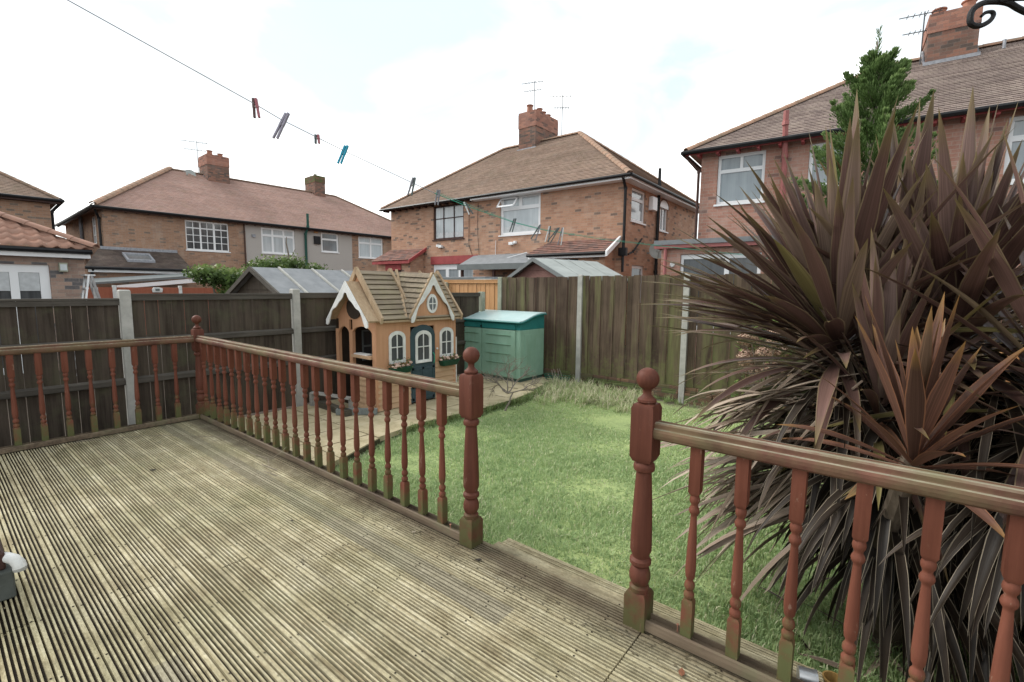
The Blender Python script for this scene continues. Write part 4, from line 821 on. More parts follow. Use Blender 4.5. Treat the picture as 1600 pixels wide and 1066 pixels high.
    m = MB(); m.box(.30, .42, -6.115, -6.102, 1.17, 1.25, P); m.build('dark_mark', M['felt_edge'], o)
house_left()

# far-left house behind, and the near-left extension
def house_far():
    F0 = Frame((-21.2, 2.2), R(-93), -1)  # facade facing +x, running to -y
    t = thing('brick_house', 'brick house with a brown hipped roof at the far left edge', 'house', F0(0, 0, GZ)); W, D = 9, 8
    P = Frame(F0(.3, .3, 0)[:2], R(-93), -1); m = MB(); wall_mb(m, P, 0, W-.6, GZ, 4.75); S = P.sub(0, 0); wall_mb(m, S, 0, D-.6, GZ, 4.75); wall_mb(m, P, 0, W-.6, GZ, 4.75, (), D-.6); wall_mb(m, P.sub(W-.6, 0), 0, D-.6, GZ, 4.75); m.build('wall', M['brick_brown'], t)
    hip_roof(t, F0, W, D, 3.6, 3.6, 4.78, 7.2, M['tile_brown'], M['ridge_dark'], .14)
    gutter(t, [F0(-.05, -.07, 4.74), F0(W, -.07, 4.74)], M['black'], .06); gutter(t, [F0(-.07, -.07, 4.74), F0(-.07, D, 4.74)], M['black'], .06)
    pipe(t, [F0(-.02, .1, 4.7), P(-.05, .1, 4.3), P(-.05, .1, 2)], M['black'], .05); pipe(t, [P(-.07, .9, 4.3), P(-.07, .9, 2)], M['redpipe'], .06, 'soil_pipe')
    m = MB(); m.box(0, W, .0, .3, 4.62, 4.72, F0); m.build('soffit', M['dkbrown'], t)
house_far()
def near_left_ext():
    X = -7.5; t = thing('pantiled_extension', 'single-storey brick extension with orange pantile roof and white french doors at the left', 'extension', (X, 0, GZ))
    Q = lambda s, d, z: (X-d, .44-s, z)   # s runs towards -y, d inwards
    m = MB(); wall_mb(m, Q, 0, 5, GZ, 1.99, [(.53, 1.52, GZ, 1.75)]); m.add([Q(0, 0, GZ), Q(0, 4, GZ), Q(0, 4, 1.99), Q(0, 0, 1.99)], [(0, 1, 2, 3)]); m.add([Q(5, 0, GZ), Q(5, 4, GZ), Q(5, 4, 1.99), Q(5, 0, 1.99)], [(0, 1, 2, 3)]); m.build('wall', M['brick_multi'], t)
    window(t, Q, .53, 1.52, GZ, 1.75, [(.14, .445, .06, .93), (.555, .86, .06, .93)], M['upvc'], M['glass_dark'], sill=False, name='french_doors', fr=.02)
    
    for a, b in ((.68, .96), (1.09, 1.37)): m = MB(); m.box(a, b, .062, .078, 1.24, 1.60, Q); m.build('roller_blind', M['net'], t)
    m = MB(); m.box(-.08, 5.1, -.16, -.12, 1.90, 2.02, Q); m.box(-.08, 5.1, -.12, 0, 1.90, 1.915, Q); m.build('fascia', M['upvc'], t); gutter(t, [Q(-.1, -.2, 2.03), Q(5.1, -.2, 2.03)], M['black'], .05)
    # pantiles: rolled profile with stepped courses, hipped at the near right end
    V = []; F = []; n_c = 13; sl = math.tan(R(27)); dep = 3.0; cols = 170
    for r_ in range(n_c):
        d0, d1 = -.2+dep*r_/n_c, -.2+dep*(r_+1)/n_c+.03; s0 = -.12+max(0, d0+.2); 
        base = len(V)
        for d, lift in ((d0, .03), (d0, .0), (d1, .0)):
            pass
        for i in range(cols+1):
            s = -.12+5.2*i/cols; w_ = .022*math.cos(s*2*math.pi/.21)+.006*math.cos(s*4*math.pi/.21)
            for d, lift in ((d0, -.01), (d0, .03), (d1, .0)):
                ss = max(s, -.12+max(0, d+.2)); V.append(Q(ss, d, 2.10+(d+.2)*sl+w_+lift+(0 if ss == s else -.02)))
        for i in range(cols):
            if -.12+5.2*(i+1)/cols < -.12+max(0, d0+.2): continue
            a = base+3*i; F += [(a, a+3, a+4, a+1), (a+1, a+4, a+5, a+2)]
    o = bigmesh('pantile_roof', V, F, M['pantile'], t)
    m = MB(); slope(m, Q(-.12, 3.8, 2.10), Q(-.12, -.2, 2.10), Q(2.4, 2.3, 2.10+2.5*sl), Q(2.4, 2.3, 2.10+2.5*sl), .2, .03); m.build('hip_slope', M['pantile'], o, recalc=False)
    m = MB(); ridge(m, Q(-.16, -.24, 2.12), Q(2.4, 2.32, 2.12+2.52*sl), .10, .42, lift=.045); ridge(m, Q(2.4, 2.32, 2.12+2.52*sl), Q(5.2, 2.32, 2.12+2.52*sl), .10, .42, lift=.045); m.build('hip_tiles', M['pantile'], o, True)
    m = MB(); m.box(.27, .40, -.10, -.003, 1.62, 1.80, Q); l = m.build('wall_lantern', M['concrete_g'], t, bevel=.01); m = MB(); m.box(.285, .385, -.104, -.02, 1.65, 1.77, Q); m.build('lantern_glass', M['glass_pale'], l)
near_left_ext()

# stepladder
def ladder():
    t = thing('stepladder', 'aluminium stepladder standing beside the pantiled extension', 'ladder', (-6.8, .45, GZ)); c = Vector((-6.8, .38, 0))
    for x in (-.16, .16):
        m = MB(); m.bar((-6.8+x, .34, 1.56), (-6.6+x, .02, GZ), .03, .05); m.build('rail', M['steel'], t); m = MB(); m.bar((-6.8+x, .38, 1.54), (-6.9+x, .80, GZ), .025, .04); m.build('back_leg', M['steel'], t)
    m = MB(); m.box(-6.98, -6.62, .28, .44, 1.54, 1.57); m.build('top_platform', M['steel'], t)
    for k in range(6): f = (k+1)/7; m = MB(); m.box(-6.96+.2*f, -6.64+.2*f, .34-.32*f-.03, .34-.32*f+.03, 1.56-1.92*f, 1.56-1.92*f+.03); m.build('tread', M['steel'], t)
    m = MB(); m.box(-6.93, -6.67, .44, .47, 1.10, 1.32); m.build('label_panel', M['white_paint'], t)
ladder()

# ------------------------------------------------------------------ sheds behind the fences
def shed(label, A, B, hw, za, ze, roofm, wallm, edgem, battens=0, zb=None):
    A = Vector((*A, 0)); B = Vector((*B, 0)); d = (B-A).normalized(); L = (B-A).length; s = Vector((d.y, -d.x, 0)); t = thing('garden_shed', label, 'shed', (A.x, A.y, GZ)); zb = zb or za
    P = lambda x, y, z: tuple(A+d*y+s*x+Vector((0, 0, z)))   # x to the right, y along the ridge
    w_ = hw-.08; zw = ze+.03
    m = MB(); n = 14; zs = [GZ+(za-.08-GZ)*i/n for i in range(n+1)]
    for i in range(n):   # ship-lap gable boards
        z0, z1 = zs[i], zs[i+1]; k0 = w_ if z0 < zw else w_*max(0, (za-.05-z0)/(za-.05-zw)); k1 = w_ if z1 < zw else w_*max(0, (za-.05-z1)/(za-.05-zw))
        if zw > z0 and zw < z1: z1 = z1
        for yy, sg in ((.06, -1), (L-.06, 1)): m.hexa([P(-k0, yy, z0), P(k0, yy, z0), P(k0, yy+sg*.018, z0), P(-k0, yy+sg*.018, z0), P(-k1, yy, z1), P(k1, yy, z1), P(k1, yy+sg*.006, z1), P(-k1, yy+sg*.006, z1)])
    for x in (-w_, w_): m.box(x-.01, x+.01, .06, L-.06, GZ, zw, P)
    m.build('boarded_wall', wallm, t)
    m = MB()
    for sg in (-1, 1): m.hexa([P(0, -.05, za-.03), P(sg*hw, -.05, ze-.03), P(sg*hw, L+.05, ze-.03), P(0, L+.05, za-.03), P(0, -.05, za), P(sg*hw, -.05, ze), P(sg*hw, L+.05, ze), P(0, L+.05, za)])
    rf = m.build('roof', roofm, t)
    m = MB()
    for sg in (-1, 1): m.hexa([P(0, -.085, za-.07), P(sg*(hw+.02), -.085, ze-.07), P(sg*(hw+.02), -.052, ze-.07), P(0, -.052, za-.07), P(0, -.085, za+.008), P(sg*(hw+.02), -.085, ze+.008), P(sg*(hw+.02), -.052, ze+.008), P(0, -.052, za+.008)])
    m.build('bargeboard', edgem, t)
    for k in range(battens):
        yy = L*(k+.62)/(battens+.35); m = MB(); m.hexa([P(.03, yy, za-.01), P(hw, yy, ze-.0), P(hw, yy+.035, ze), P(.03, yy+.035, za-.01), P(.03, yy, za+.02), P(hw, yy, ze+.025), P(hw, yy+.035, ze+.025), P(.03, yy+.035, za+.02)]); m.build('batten', M['concrete'], rf)
    if not battens:
        for k in range(1, 4): m = MB(); yy = L*k/4; m.hexa([P(.02, yy, za), P(hw, yy, ze), P(hw, yy+.05, ze), P(.02, yy+.05, za), P(.02, yy, za+.004), P(hw, yy, ze+.004), P(hw, yy+.05, ze+.004), P(.02, yy+.05, za+.004)]); m.build('felt_lap', roofm, rf)
    return P
shed('dark boarded shed with grey felt roof and three battens behind the left fence', (-2.5, 1.66), (-2.5, 3.6), 1.02, 1.68, 1.22, M['felt'], M['fence_dk'], M['fence_dk_rail'], 3)
shed('reddish-brown shed with pale grey-green felt roof behind the back fence', (-.21, 6.2), (.25, 7.85), .98, 2.0, 1.58, M['felt_green'], wood('shed_redwood', (.13, .07, .06), (.20, .11, .095), 0), M['felt_edge'])
def flat_shed(label, x0, x1, y0, y1, z, roofm, wallm):
    t = thing('flat_roofed_store', label, 'shed', ((x0+x1)/2, (y0+y1)/2, GZ)); m = MB(); m.box(x0, x1, y0, y1, z-.03, z+.02); m.build('roof', roofm, t, bevel=.01); m = MB(); m.box(x0+.06, x1-.06, y0+.06, y1-.06, GZ, z-.03); m.build('wall', wallm, t); m = MB(); m.box(x0-.004, x1+.004, y0-.02, y0-.002, z-.09, z+.0); m.build('fascia', M['felt_edge'], t)
flat_shed('low store with a dark grey flat roof behind the tan fence', -3.2, -1.72, 6.35, 7.5, 1.62, M['felt'], M['brick_brown'])
flat_shed('low store with a pale corrugated roof between the tan fence and the felt-roofed shed', -1.66, -1.15, 5.9, 7.2, 1.56, M['felt_green'], M['fence_dk'])

# ------------------------------------------------------------------ playhouse
def playhouse():
    cedar = wood('playhouse_cedar', (.42, .22, .125), (.53, .30, .18), 2, grain=26, bump=.15, rough=.6); cedar_b = wood('playhouse_board', (.40, .26, .16), (.54, .37, .235), 1, grain=26, bump=.2)
    shing = wood('playhouse_shingle', (.15, .12, .088), (.31, .255, .185), 1, (.26, .24, .12), None, grain=30, algae_amt=.4); trim = wood('playhouse_trim', (.30, .21, .13), (.44, .33, .22), 2, grain=30)
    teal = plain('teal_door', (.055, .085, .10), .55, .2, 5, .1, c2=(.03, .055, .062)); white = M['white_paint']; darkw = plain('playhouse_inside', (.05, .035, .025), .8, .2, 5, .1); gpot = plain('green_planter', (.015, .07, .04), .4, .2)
    X, Y0, Y1, XB = .42, 1.86, 3.28, -.50; ZE = .965; t = thing('playhouse', 'wooden cottage playhouse with brown shingle roof, white arched windows and teal door', 'playhouse', ((X+XB)/2, (Y0+Y1)/2, PZ))
    F = lambda y, d, z: (X-d, y, z)      # front wall: y along, d inwards
    zb = PZ+.01
    def arch(y0, y1, z0, z1, n=10):
        r = (y1-y0)/2; h = min(r*.7, (z1-z0)*.4); return [(y0, z0), (y1, z0)]+[((y0+y1)/2+r*math.cos(math.pi*i/n), z1-h+h*math.sin(math.pi*i/n)) for i in range(n+1)]
    # lower walls of horizontal boards, upper of vertical panels
    hol = [(2.075, 2.305, .40, .74), (2.42, 2.86, zb, .84), (2.975, 3.205, .40, .74)]
    m = MB(); wall_mb(m, F, Y0+.04, Y1-.04, .30, ZE, [h if h[2] > .3 else (h[0], h[1], .30, h[3]) for h in hol], 0, .025); m.build('front_wall', cedar, t)
    def lap(Pf, a, b):
        m = MB(); n = 7; h = .078; prof = []
        for k in range(n): prof += [(-.014, zb+k*h), (-.001, zb+(k+1)*h-.004), (.006, zb+(k+1)*h-.003), (.006, zb+(k+1)*h)]
        m.prism(prof+[(.02, zb+n*h), (.02, zb)], lambda d, z, s: Pf(s, d, z), a, b); m.build('weatherboard', cedar_b, t)
    lap(F, Y0+.02, 2.415); lap(F, 2.865, Y1-.02); lap(lambda x, d, z: (x, Y0+d, z), XB+.5, X-.02); lap(lambda x, d, z: (x, Y1-d, z), XB, X)
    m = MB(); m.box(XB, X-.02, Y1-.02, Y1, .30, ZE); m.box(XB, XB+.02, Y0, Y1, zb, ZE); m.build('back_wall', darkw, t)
    for (a, b) in ((X-.075, Y0), (X-.04, Y1-.045)): 
        m = MB(); m.box(a, X+.008, b-.004, b+.045, zb, ZE); m.build('corner_post', cedar, t)
    # porch: two posts, arched head, sill shelf
    for x in (XB-.0, XB+.33): m = MB(); m.box(x, x+.075, Y0-.005, Y0+.04, zb, .80); m.build('porch_post', cedar, t)
    def arched_head(x0, x1, z1, rise):
        m = MB(); n = 10; bot = [(x0+(x1-x0)*i/n, z1-rise+rise*math.sin(math.pi*i/n)**.6) for i in range(n+1)]
        for p, q in zip(bot[:-1], bot[1:]): m.hexa([(p[0], Y0, p[1]), (q[0], Y0, q[1]), (q[0], Y0+.03, q[1]), (p[0], Y0+.03, p[1]), (p[0], Y0, .97), (q[0], Y0, .97), (q[0], Y0+.03, .97), (p[0], Y0+.03, .97)])
        m.build('arched_head', cedar, t)
    arched_head(XB+.075, XB+.33, .84, .10); arched_head(XB+.405, X-.075, .86, .08)
    zr = 1.60; xr = -.04; ov = .06
    m = MB(); m.add([(XB, Y0+.002, .94), (X, Y0+.002, .94), (xr+.18, Y0+.002, 1.28), (xr-.18, Y0+.002, 1.28)], [(0, 1, 2, 3)]); m.build('porch_gable', cedar, t)
    q = MB(); q.prism([(xr+.0+.17*math.cos(a), 1.10+.15*math.sin(a)) for a in [6.2832*i/16 for i in range(16)]], lambda a, b, s: (a, s, b), Y0-.012, Y0-.004); q.build('gable_dark_disc', darkw, t)  # dark disc on the solid gable paints the shade of a hole
    m = MB(); m.box(XB+.40, X-.08, Y0-.03, Y0+.12, .44, .475); m.build('counter_shelf', cedar_b, t); m = MB(); m.box(XB+.42, X-.2, Y0+.0, Y0+.1, .476, .49); m.build('counter_top', white, t)
    # main roof: boards on both slopes
    ye0, ye1 = Y0+.06, Y1+.05; xe, xe2 = X+.055, XB-.035; ze = .95
    def boards(y0, y1, xa, za, xb, zb_, n, name='roof_boards'):
        m = MB(); nx_, nz_ = (zb_-za), -(xb-xa); L = math.hypot(nx_, nz_); nx_, nz_ = nx_/L, nz_/L
        if nz_ < 0: nx_, nz_ = -nx_, -nz_
        for i in range(n):
            f0, f1 = i/n, (i+1)/n-.012; x0, z0, x1, z1 = xa+(xb-xa)*f0, za+(zb_-za)*f0, xa+(xb-xa)*f1, za+(zb_-za)*f1; t0, t1 = .026, .012
            m.hexa([(x0, y0, z0), (x0, y1, z0), (x1, y1, z1), (x1, y0, z1), (x0+nx_*t0, y0, z0+nz_*t0), (x0+nx_*t0, y1, z0+nz_*t0), (x1+nx_*t1, y1, z1+nz_*t1), (x1+nx_*t1, y0, z1+nz_*t1)])
        return m.build(name, shing, t)
    boards(ye0, 2.43, xe, ze, xr, zr, 10, 'roof'); boards(2.47, ye1, xe, ze, xr, zr, 10, 'roof'); boards(ye0, ye1, xe2, ze, xr, zr, 10, 'roof')
    m = MB(); m.hexa([(xe-.02, ye0, ze-.02), (xe-.02, ye1, ze-.02), (xr, ye1, zr-.02), (xr, ye0, zr-.02), (xe-.02, ye0, ze-.004), (xe-.02, ye1, ze-.004), (xr, ye1, zr-.004), (xr, ye0, zr-.004)]); m.build('roof_lining', cedar_b, t)
    for y, w_ in ((ye0-.03, .035), (2.432, .036), (ye1-.005, .035)):
        for (xa) in (xe+.012, xe2-.012):
            m = MB(); s_ = 1 if xa > xr else -1; m.hexa([(xa, y, ze-.045), (xa, y+w_, ze-.045), (xr, y+w_, zr-.045), (xr, y, zr-.045), (xa+.022*s_, y, ze+.035), (xa+.022*s_, y+w_, ze+.035), (xr+.012*s_, y+w_, zr+.045), (xr+.012*s_, y, zr+.045)]); m.build('roof_batten', trim, t)
    m = MB(); m.box(xe-.02, xe+.012, ye0, ye1, ze-.03, ze-.004); m.build('eaves_strip', trim, t)
    # gable infill at left end of the roof above the porch roof
    m = MB(); m.add([(XB, ye0+.01, .94), (X, ye0+.01, .94), (xr, ye0+.01, zr-.05)], [(0, 1, 2)]); m.build('end_gable', cedar, t)
    # porch roof: smaller gable standing out in front
    py0, py1 = Y0-.13, Y0+.065; pz = 1.45; px = .0-.02
    for sg in (-1, 1):
        m = MB(); xo = px+sg*.47; m.hexa([(px, py0, pz-.02), (px, py1, pz-.02), (xo, py1, .93), (xo, py0, .93), (px, py0, pz), (px, py1, pz), (xo+sg*.012, py1, .95), (xo+sg*.012, py0, .95)]); m.build('porch_roof', trim, t)
    def barge(P2, cx, half, zt, zb_, th, label='white_bargeboard'):
        # wavy-edged boards: outer edge straight, inner edge scalloped
        for sg in (-1, 1):
            n = 16; m = MB(); outer = [(cx+sg*half*i/n, zt-(zt-zb_)*i/n) for i in range(n+1)]; inner = []
            for i, (a, z) in enumerate(outer):
                f = i/n; w_ = .068+.030*math.sin(f*2*math.pi*1.25-.2)+.012*math.sin(f*2*math.pi*2.5)-.055*max(0, f-.86)/.14; inner.append((a, z-w_*1.45))
            inner[0] = (cx, zt-.15)
            for i in range(n): a, b, c, d = outer[i], outer[i+1], inner[i+1], inner[i]; m.hexa([P2(*a, 0), P2(*b, 0), P2(*c, 0), P2(*d, 0), P2(*a, th), P2(*b, th), P2(*c, th), P2(*d, th)])
            m.build(label, white, t)
    barge(lambda a, z, s: (a, py0-.002-s, z), px, .48, pz+.005, .93, .014)
    # dormer gable on the front
    cy, hw, zt = 2.77, .40, 1.57
    m = MB(); m.prism([(cy-hw+.01, .955), (cy+hw-.01, .955), (cy, zt-.03)], lambda a, b, s: (X+.03+s, a, b), 0, .02); m.build('dormer_gable', cedar, t)
    for sg in (-1, 1):
        m = MB(); n = 9; vb, vt = Vector((xe-.02, cy+sg*(hw+.045), ze)), Vector((xr, cy+sg*.20, zr)); fb, ft = Vector((X+.079, cy+sg*(hw+.012), .955)), Vector((X+.079, cy, zt)); rb = Vector((xr, cy, zr))
        for i in range(n):
            f0, f1 = i/n, (i+1)/n-.012; p0, p1, q0, q1 = vb.lerp(vt, f0), vb.lerp(vt, f1), fb.lerp(ft, f0), fb.lerp(ft, f1); o_1 = Vector((0, sg*.022, .012)); o_2 = Vector((0, sg*.008, .004)); d_ = Vector((0, -sg*.01, -.006))
            m.hexa([p0+d_, q0+d_, q1+d_, p1+d_, p0+o_1, q0+o_1, q1+o_2, p1+o_2])
        m.add([vt, ft, rb], [(0, 1, 2)]); m.build('dormer_roof', shing, t)
        m = MB(); m.bar(vb+Vector((.012, sg*.01, .02)), vt+Vector((.0, sg*.01, .025)), .034, .03); m.build('valley_board', trim, t)
        m = MB(); m.bar(fb+Vector((-.012, sg*.012, .004)), ft+Vector((-.012, 0, .014)), .026, .04, (1, 0, 0)); m.build('verge_board', trim, t)
    barge(lambda a, z, s: (X+.081+s, a, z), cy, hw+.0, zt-.005, .965, .014)
    def oval(ry, rz, cz, mat, d0, d1, name, par, n=24): m = MB(); m.prism([(cy+ry*math.cos(6.2832*i/n), cz+rz*math.sin(6.2832*i/n)) for i in range(n)], lambda a, b, s: (X+s, a, b), d0, d1); return m.build(name, mat, par)
    ow = oval(.098, .135, 1.155, white, .051, .066, 'oval_window', t); oval(.062, .095, 1.155, M['glass_mid'], .066, .069, 'pane', ow)
    m = MB(); m.box(X+.069, X+.074, cy-.007, cy+.007, 1.06, 1.25); m.box(X+.069, X+.0735, cy-.062, cy+.062, 1.148, 1.162); m.build('glazing_bar', white, ow)
    # arched windows and door
    def arch_win(y0, y1, z0, z1, off, par=None, name='arched_window'):
        par = par or t; o = arch(y0, y1, z0, z1); b = .040; i_ = arch(y0+b, y1-b, z0+b, z1-b-.008); m = MB(); n = len(o)
        Pp = lambda a, z, s: (X+off+s, a, z)
        for k in range(n):
            k2 = (k+1) % n; m.hexa([Pp(*o[k], 0), Pp(*o[k2], 0), Pp(*i_[k2], 0), Pp(*i_[k], 0), Pp(*o[k], .016), Pp(*o[k2], .016), Pp(*i_[k2], .012), Pp(*i_[k], .012)])
        w_ = m.build(name, white, par); m = MB(); cy_ = (y0+y1)/2; zc = z0+(z1-z0)*.5; m.box(X+off+.002, X+off+.011, cy_-.007, cy_+.007, z0+b, z1-b-.01); m.box(X+off+.003, X+off+.0105, y0+b, y1-b, zc-.007, zc+.007); m.build('glazing_bar', white, w_)
        m = MB(); m.prism(i_, lambda a, z, s: (X+off+s, a, z), -.006, .0); m.build('pane', M['glass_dark'], w_); return w_
    arch_win(2.055, 2.325, .365, .80, .003); arch_win(2.955, 3.225, .365, .80, .003)
    d = MB(); d.prism(arch(2.415, 2.865, zb+.02, .86), lambda a, z, s: (X+s, a, z), -.02, .006); do = d.build('door', teal, t)
    arch_win(2.495, 2.785, .325, .78, .010, do, 'door_window')
    for z0, z1 in ((.02, .26), (-.2, .0)):
        m = MB()
        for (a, b, c, e) in ((2.44, 2.84, z0, z0+.03), (2.44, 2.84, z1-.03, z1), (2.44, 2.47, z0, z1), (2.81, 2.84, z0, z1), (2.62, 2.65, z0, z1)): m.box(X+.006, X+.013, a, b, c, e)
        m.build('door_panel', teal, do)
    m = MB(); m.tube([(X+.03, 2.815, .30), (X+.05, 2.815, .33), (X+.05, 2.815, .42), (X+.02, 2.815, .45)], .008, 6); m.build('handle', plain('green_handle', (.02, .25, .15), .4), do); m = MB(); m.sphere((X+.02, 2.895, .50), .016, 8, 5); m.build('bell', white, t)
    # flower boxes
    def flower_box(yc, z, w_, leafy, lab):
        m = MB(); m.hexa([(X+.012, yc-w_*.42, z), (X+.10, yc-w_*.40, z), (X+.10, yc+w_*.40, z), (X+.012, yc+w_*.42, z), (X+.01, yc-w_*.5, z+.085), (X+.13, yc-w_*.5, z+.085), (X+.13, yc+w_*.5, z+.085), (X+.01, yc+w_*.5, z+.085)]); b = m.build('flower_box', gpot, t, bevel=.012); b['label'] = lab
        fl = plain('pink_blossom', (.66, .46, .40), .8, .12, 25, .3, c2=(.52, .38, .30)); m = MB()
        for k in range(16): c = Vector((X+rnd(.03, .12), yc+rnd(-w_*.5, w_*.5), z+rnd(.085, .14))); r_ = rnd(.014, .03); m.sphere(c, r_, 7, 5, (1, 1, .75))
        m.build('blossom', fl, b, True); V = []; Fc = []; T = []
        for k in range(160): c = Vector((X+rnd(.01, .14), yc+rnd(-w_*.52, w_*.52), z+rnd(.07, .15+leafy))); a = rnd(0, 6.28); u = Vector((math.cos(a), math.sin(a), rnd(-.5, .9)))*.016; v_ = Vector((-math.sin(a), math.cos(a), rnd(-.4, .6)))*.008; o = len(V); V += [c-u, c+v_, c+u, c-v_]; Fc.append((o, o+1, o+2, o+3)); T += [rnd(0, 1)]*4
        bigmesh('leaves', V, Fc, leafmat('planter_leaf', [(0, (.03, .08, .02)), (1, (.16, .22, .08))]), b, T)
    flower_box(3.09, .235, .34, .02, 'green box of pale pink flowers under the right window'); flower_box(2.20, .235, .34, .05, 'box of pale pink flowers under the left window')
    # inside: back window glimpsed, bench, floor
    w2 = MB(); w2.box(XB+.03, XB+.045, 2.25, 2.55, .30, .75); bw = w2.build('inner_window', M['felt_edge'], t); w2 = MB()
    for (a, b, c, d_) in ((2.27, 2.39, .32, .50), (2.41, 2.53, .32, .50), (2.27, 2.39, .53, .73), (2.41, 2.53, .53, .73)): w2.box(XB+.046, XB+.05, a, b, c, d_)
    w2.build('pane', M['glass_dark'], bw)
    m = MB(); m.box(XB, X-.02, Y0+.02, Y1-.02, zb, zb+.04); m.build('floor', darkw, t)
    # low ledge / porch bench outside
playhouse()
# weathered timber blocks and tray beside playhouse
def timber():
    m = MB(); m.bar((-.45, 1.55, PZ+.04), (.30, 1.52, PZ+.04), .09, .08); tag(m.build('timber_block', wood('old_block', (.05, .045, .035), (.10, .09, .07), 0)), 'dark old timber lying on the slabs left of the playhouse', 'timber')
    m = MB(); m.bar((.12, 1.46, PZ+.045), (.50, 1.80, PZ+.045), .07, .07); tag(m.build('timber_block', wood('grey_block', (.13, .15, .15), (.24, .26, .25), 1)), 'grey-blue painted timber lying on the slabs at the playhouse corner', 'timber')
    m = MB(); m.bar((-.55, 1.50, PZ+.19), (-.02, 1.76, PZ+.14), .10, .02); m.bar((-.55, 1.50, PZ), (-.55, 1.50, PZ+.18), .05); m.bar((-.02, 1.76, PZ), (-.02, 1.76, PZ+.13), .05); tag(m.build('plank_bench', wood('pale_plank', (.25, .24, .22), (.40, .39, .36), 0)), 'low pale plank bench beside the playhouse porch', 'bench')
    m = MB(); m.box(.0, .06, 3.42, 3.46, PZ, .62); m.box(-.28, .30, 3.40, 3.43, PZ, .62); tag(m.build('white_board', M['white_paint']), 'white board standing between the playhouse and the green store', 'board')
timber()

# ------------------------------------------------------------------ green garden store
def store():
    gd = NG('green_plastic'); p_ = gd.pos(); st_ = gd.noise(gd.scale(p_, (1, 1, .12)), 9, 6, .7); gd.base(gd.mixc(gd.math('MULTIPLY', gd.ramp(st_, [(.48, (0, 0, 0)), (.72, (1, 1, 1))]), .5), gd.ramp(gd.noise(p_, 4, 6, .6), [(.35, (.21, .36, .27)), (.65, (.255, .42, .325))]), (.15, .235, .15))); gd.rough(.55); gd.bump(gd.noise(p_, 60, 4), .15, .003); lg = gd.m; dg = plain('teal_plastic', (.03, .20, .19), .4, .12, 4, .1); lid = plain('lid_plastic', (.36, .50, .50), .3, .12, 3, .15, c2=(.46, .58, .58)); dk = plain('store_base', (.05, .10, .08), .6)
    t = thing('garden_store', 'pale green plastic garden store with teal curved lid and double doors', 'storage box', (-.12, 5.0, PZ)); x0, x1, y0, y1 = -.90, .60, 4.66, 5.38; zb, zt = PZ+.05, .66
    m = MB(); m.box(x0+.03, x1-.02, y0+.03, y1-.02, PZ, zb); m.build('base', dk, t)
    m = MB(); m.box(x0, x1, y0, y1, zb, zt); m.build('body', lg, t, bevel=.015)
    m = MB(); n = 8  # dark upper band following the lid curve
    top = lambda f: .79+.13*math.sin(f*math.pi*.55)**1.3
    prof = [(y0+.0, zt+.001)]+[(y0+(y1-y0)*i/n, top(i/n)) for i in range(n+1)]+[(y1, zt+.001)]
    m.prism([(a, b) for a, b in prof], lambda a, b, s: (s, a, b), x0+.005, x1-.005); m.build('upper_band', dg, t)
    m = MB(); pr = [(y0-.05+(y1-y0+.06)*i/12, top(max(0, (i-.6)/11.4))+.004) for i in range(13)]; pr = pr+[(a, b+.028) for a, b in reversed(pr)]; m.prism(pr, lambda a, b, s: (s, a, b), x0-.04, x1+.03); m.build('lid', lid, t, bevel=.008)
    m = MB(); m.tube([(x0-.042, a, b-.004) for a, b in pr[:13]], .014, 6); m.tube([(x1+.032, a, b-.004) for a, b in pr[:13]], .014, 6); m.tube([(x0-.042, pr[0][0], pr[0][1]), (x1+.032, pr[0][0], pr[0][1])], .018, 6); m.build('lid_rim', dg, t, True)
    xm = -.28
    for a, b in ((x0+.06, xm-.008), (xm+.008, x1-.10)):
        m = MB(); m.box(a, b, y0-.018, y0-.001, zb+.02, zt-.01); d = m.build('door', lg, t, bevel=.008)
        m = MB()
        for k in range(4):
            z = zt-.10-k*.165; w_ = (b-a)*.13; m.hexa([(a+w_, y0-.021, z-.012), (b-w_, y0-.021, z-.012), (b-w_, y0-.018, z-.012), (a+w_, y0-.018, z-.012), (a+w_, y0-.036, z), (b-w_, y0-.036, z), (b-w_, y0-.018, z), (a+w_, y0-.018, z)])
        m.build('moulded_rib', lg, d); m = MB(); m.hexa([(a, y0-.02, zt+.005), (b, y0-.02, zt+.005), (b, y0-.001, zt+.005), (a, y0-.001, zt+.005), (a, y0-.03, zt+.10), (b, y0-.03, zt+.10), (b, y0-.001, zt+.10), (a, y0-.001, zt+.10)]); m.build('door_grip', dg, d)
    m = MB(); m.box(x1+.0, x1+.006, y0+.12, y1-.12, zb+.05, zt-.08); m.build('side_panel', lg, t, bevel=.004)
    m = MB(); m.box(xm-.012, xm+.012, y0-.045, y0-.02, zt+.02, zt+.05); m.build('hasp', M['black'], t)
store()

# green netting basket by the fence with twigs
def basket():
    t = thing('net_basket', 'dark green netting basket of twigs at the fence foot beside the green store', 'basket', (.95, 5.32, LZ)); gm = plain('net_green', (.02, .13, .09), .6)
    m = MB()
    for k in range(5): z = LZ+.02+k*.035; r_ = .16+.015*k; m.tube([(.95+r_*math.cos(a)*1.2, 5.3+r_*.6*math.sin(a), z+.01*math.sin(3*a)) for a in [6.2832*i/16 for i in range(17)]], .005, 4)
    for i in range(18): a = 6.2832*i/18; m.tube([(.95+.19*math.cos(a), 5.3+.10*math.sin(a), LZ), (.95+.27*math.cos(a+.1), 5.3+.135*math.sin(a+.1), LZ+.17)], .004, 4)
    m.build('net', gm, t); m = MB()
    for k in range(12): a = Vector((.95+rnd(-.15, .15), 5.3+rnd(-.05, .05), LZ)); m.tube([a, a+Vector((rnd(-.1, .1), rnd(-.08, .03), rnd(.15, .3)))], .006, 4)
    m.build('twigs', plain('twig', (.30, .26, .22), .8), t)
basket()

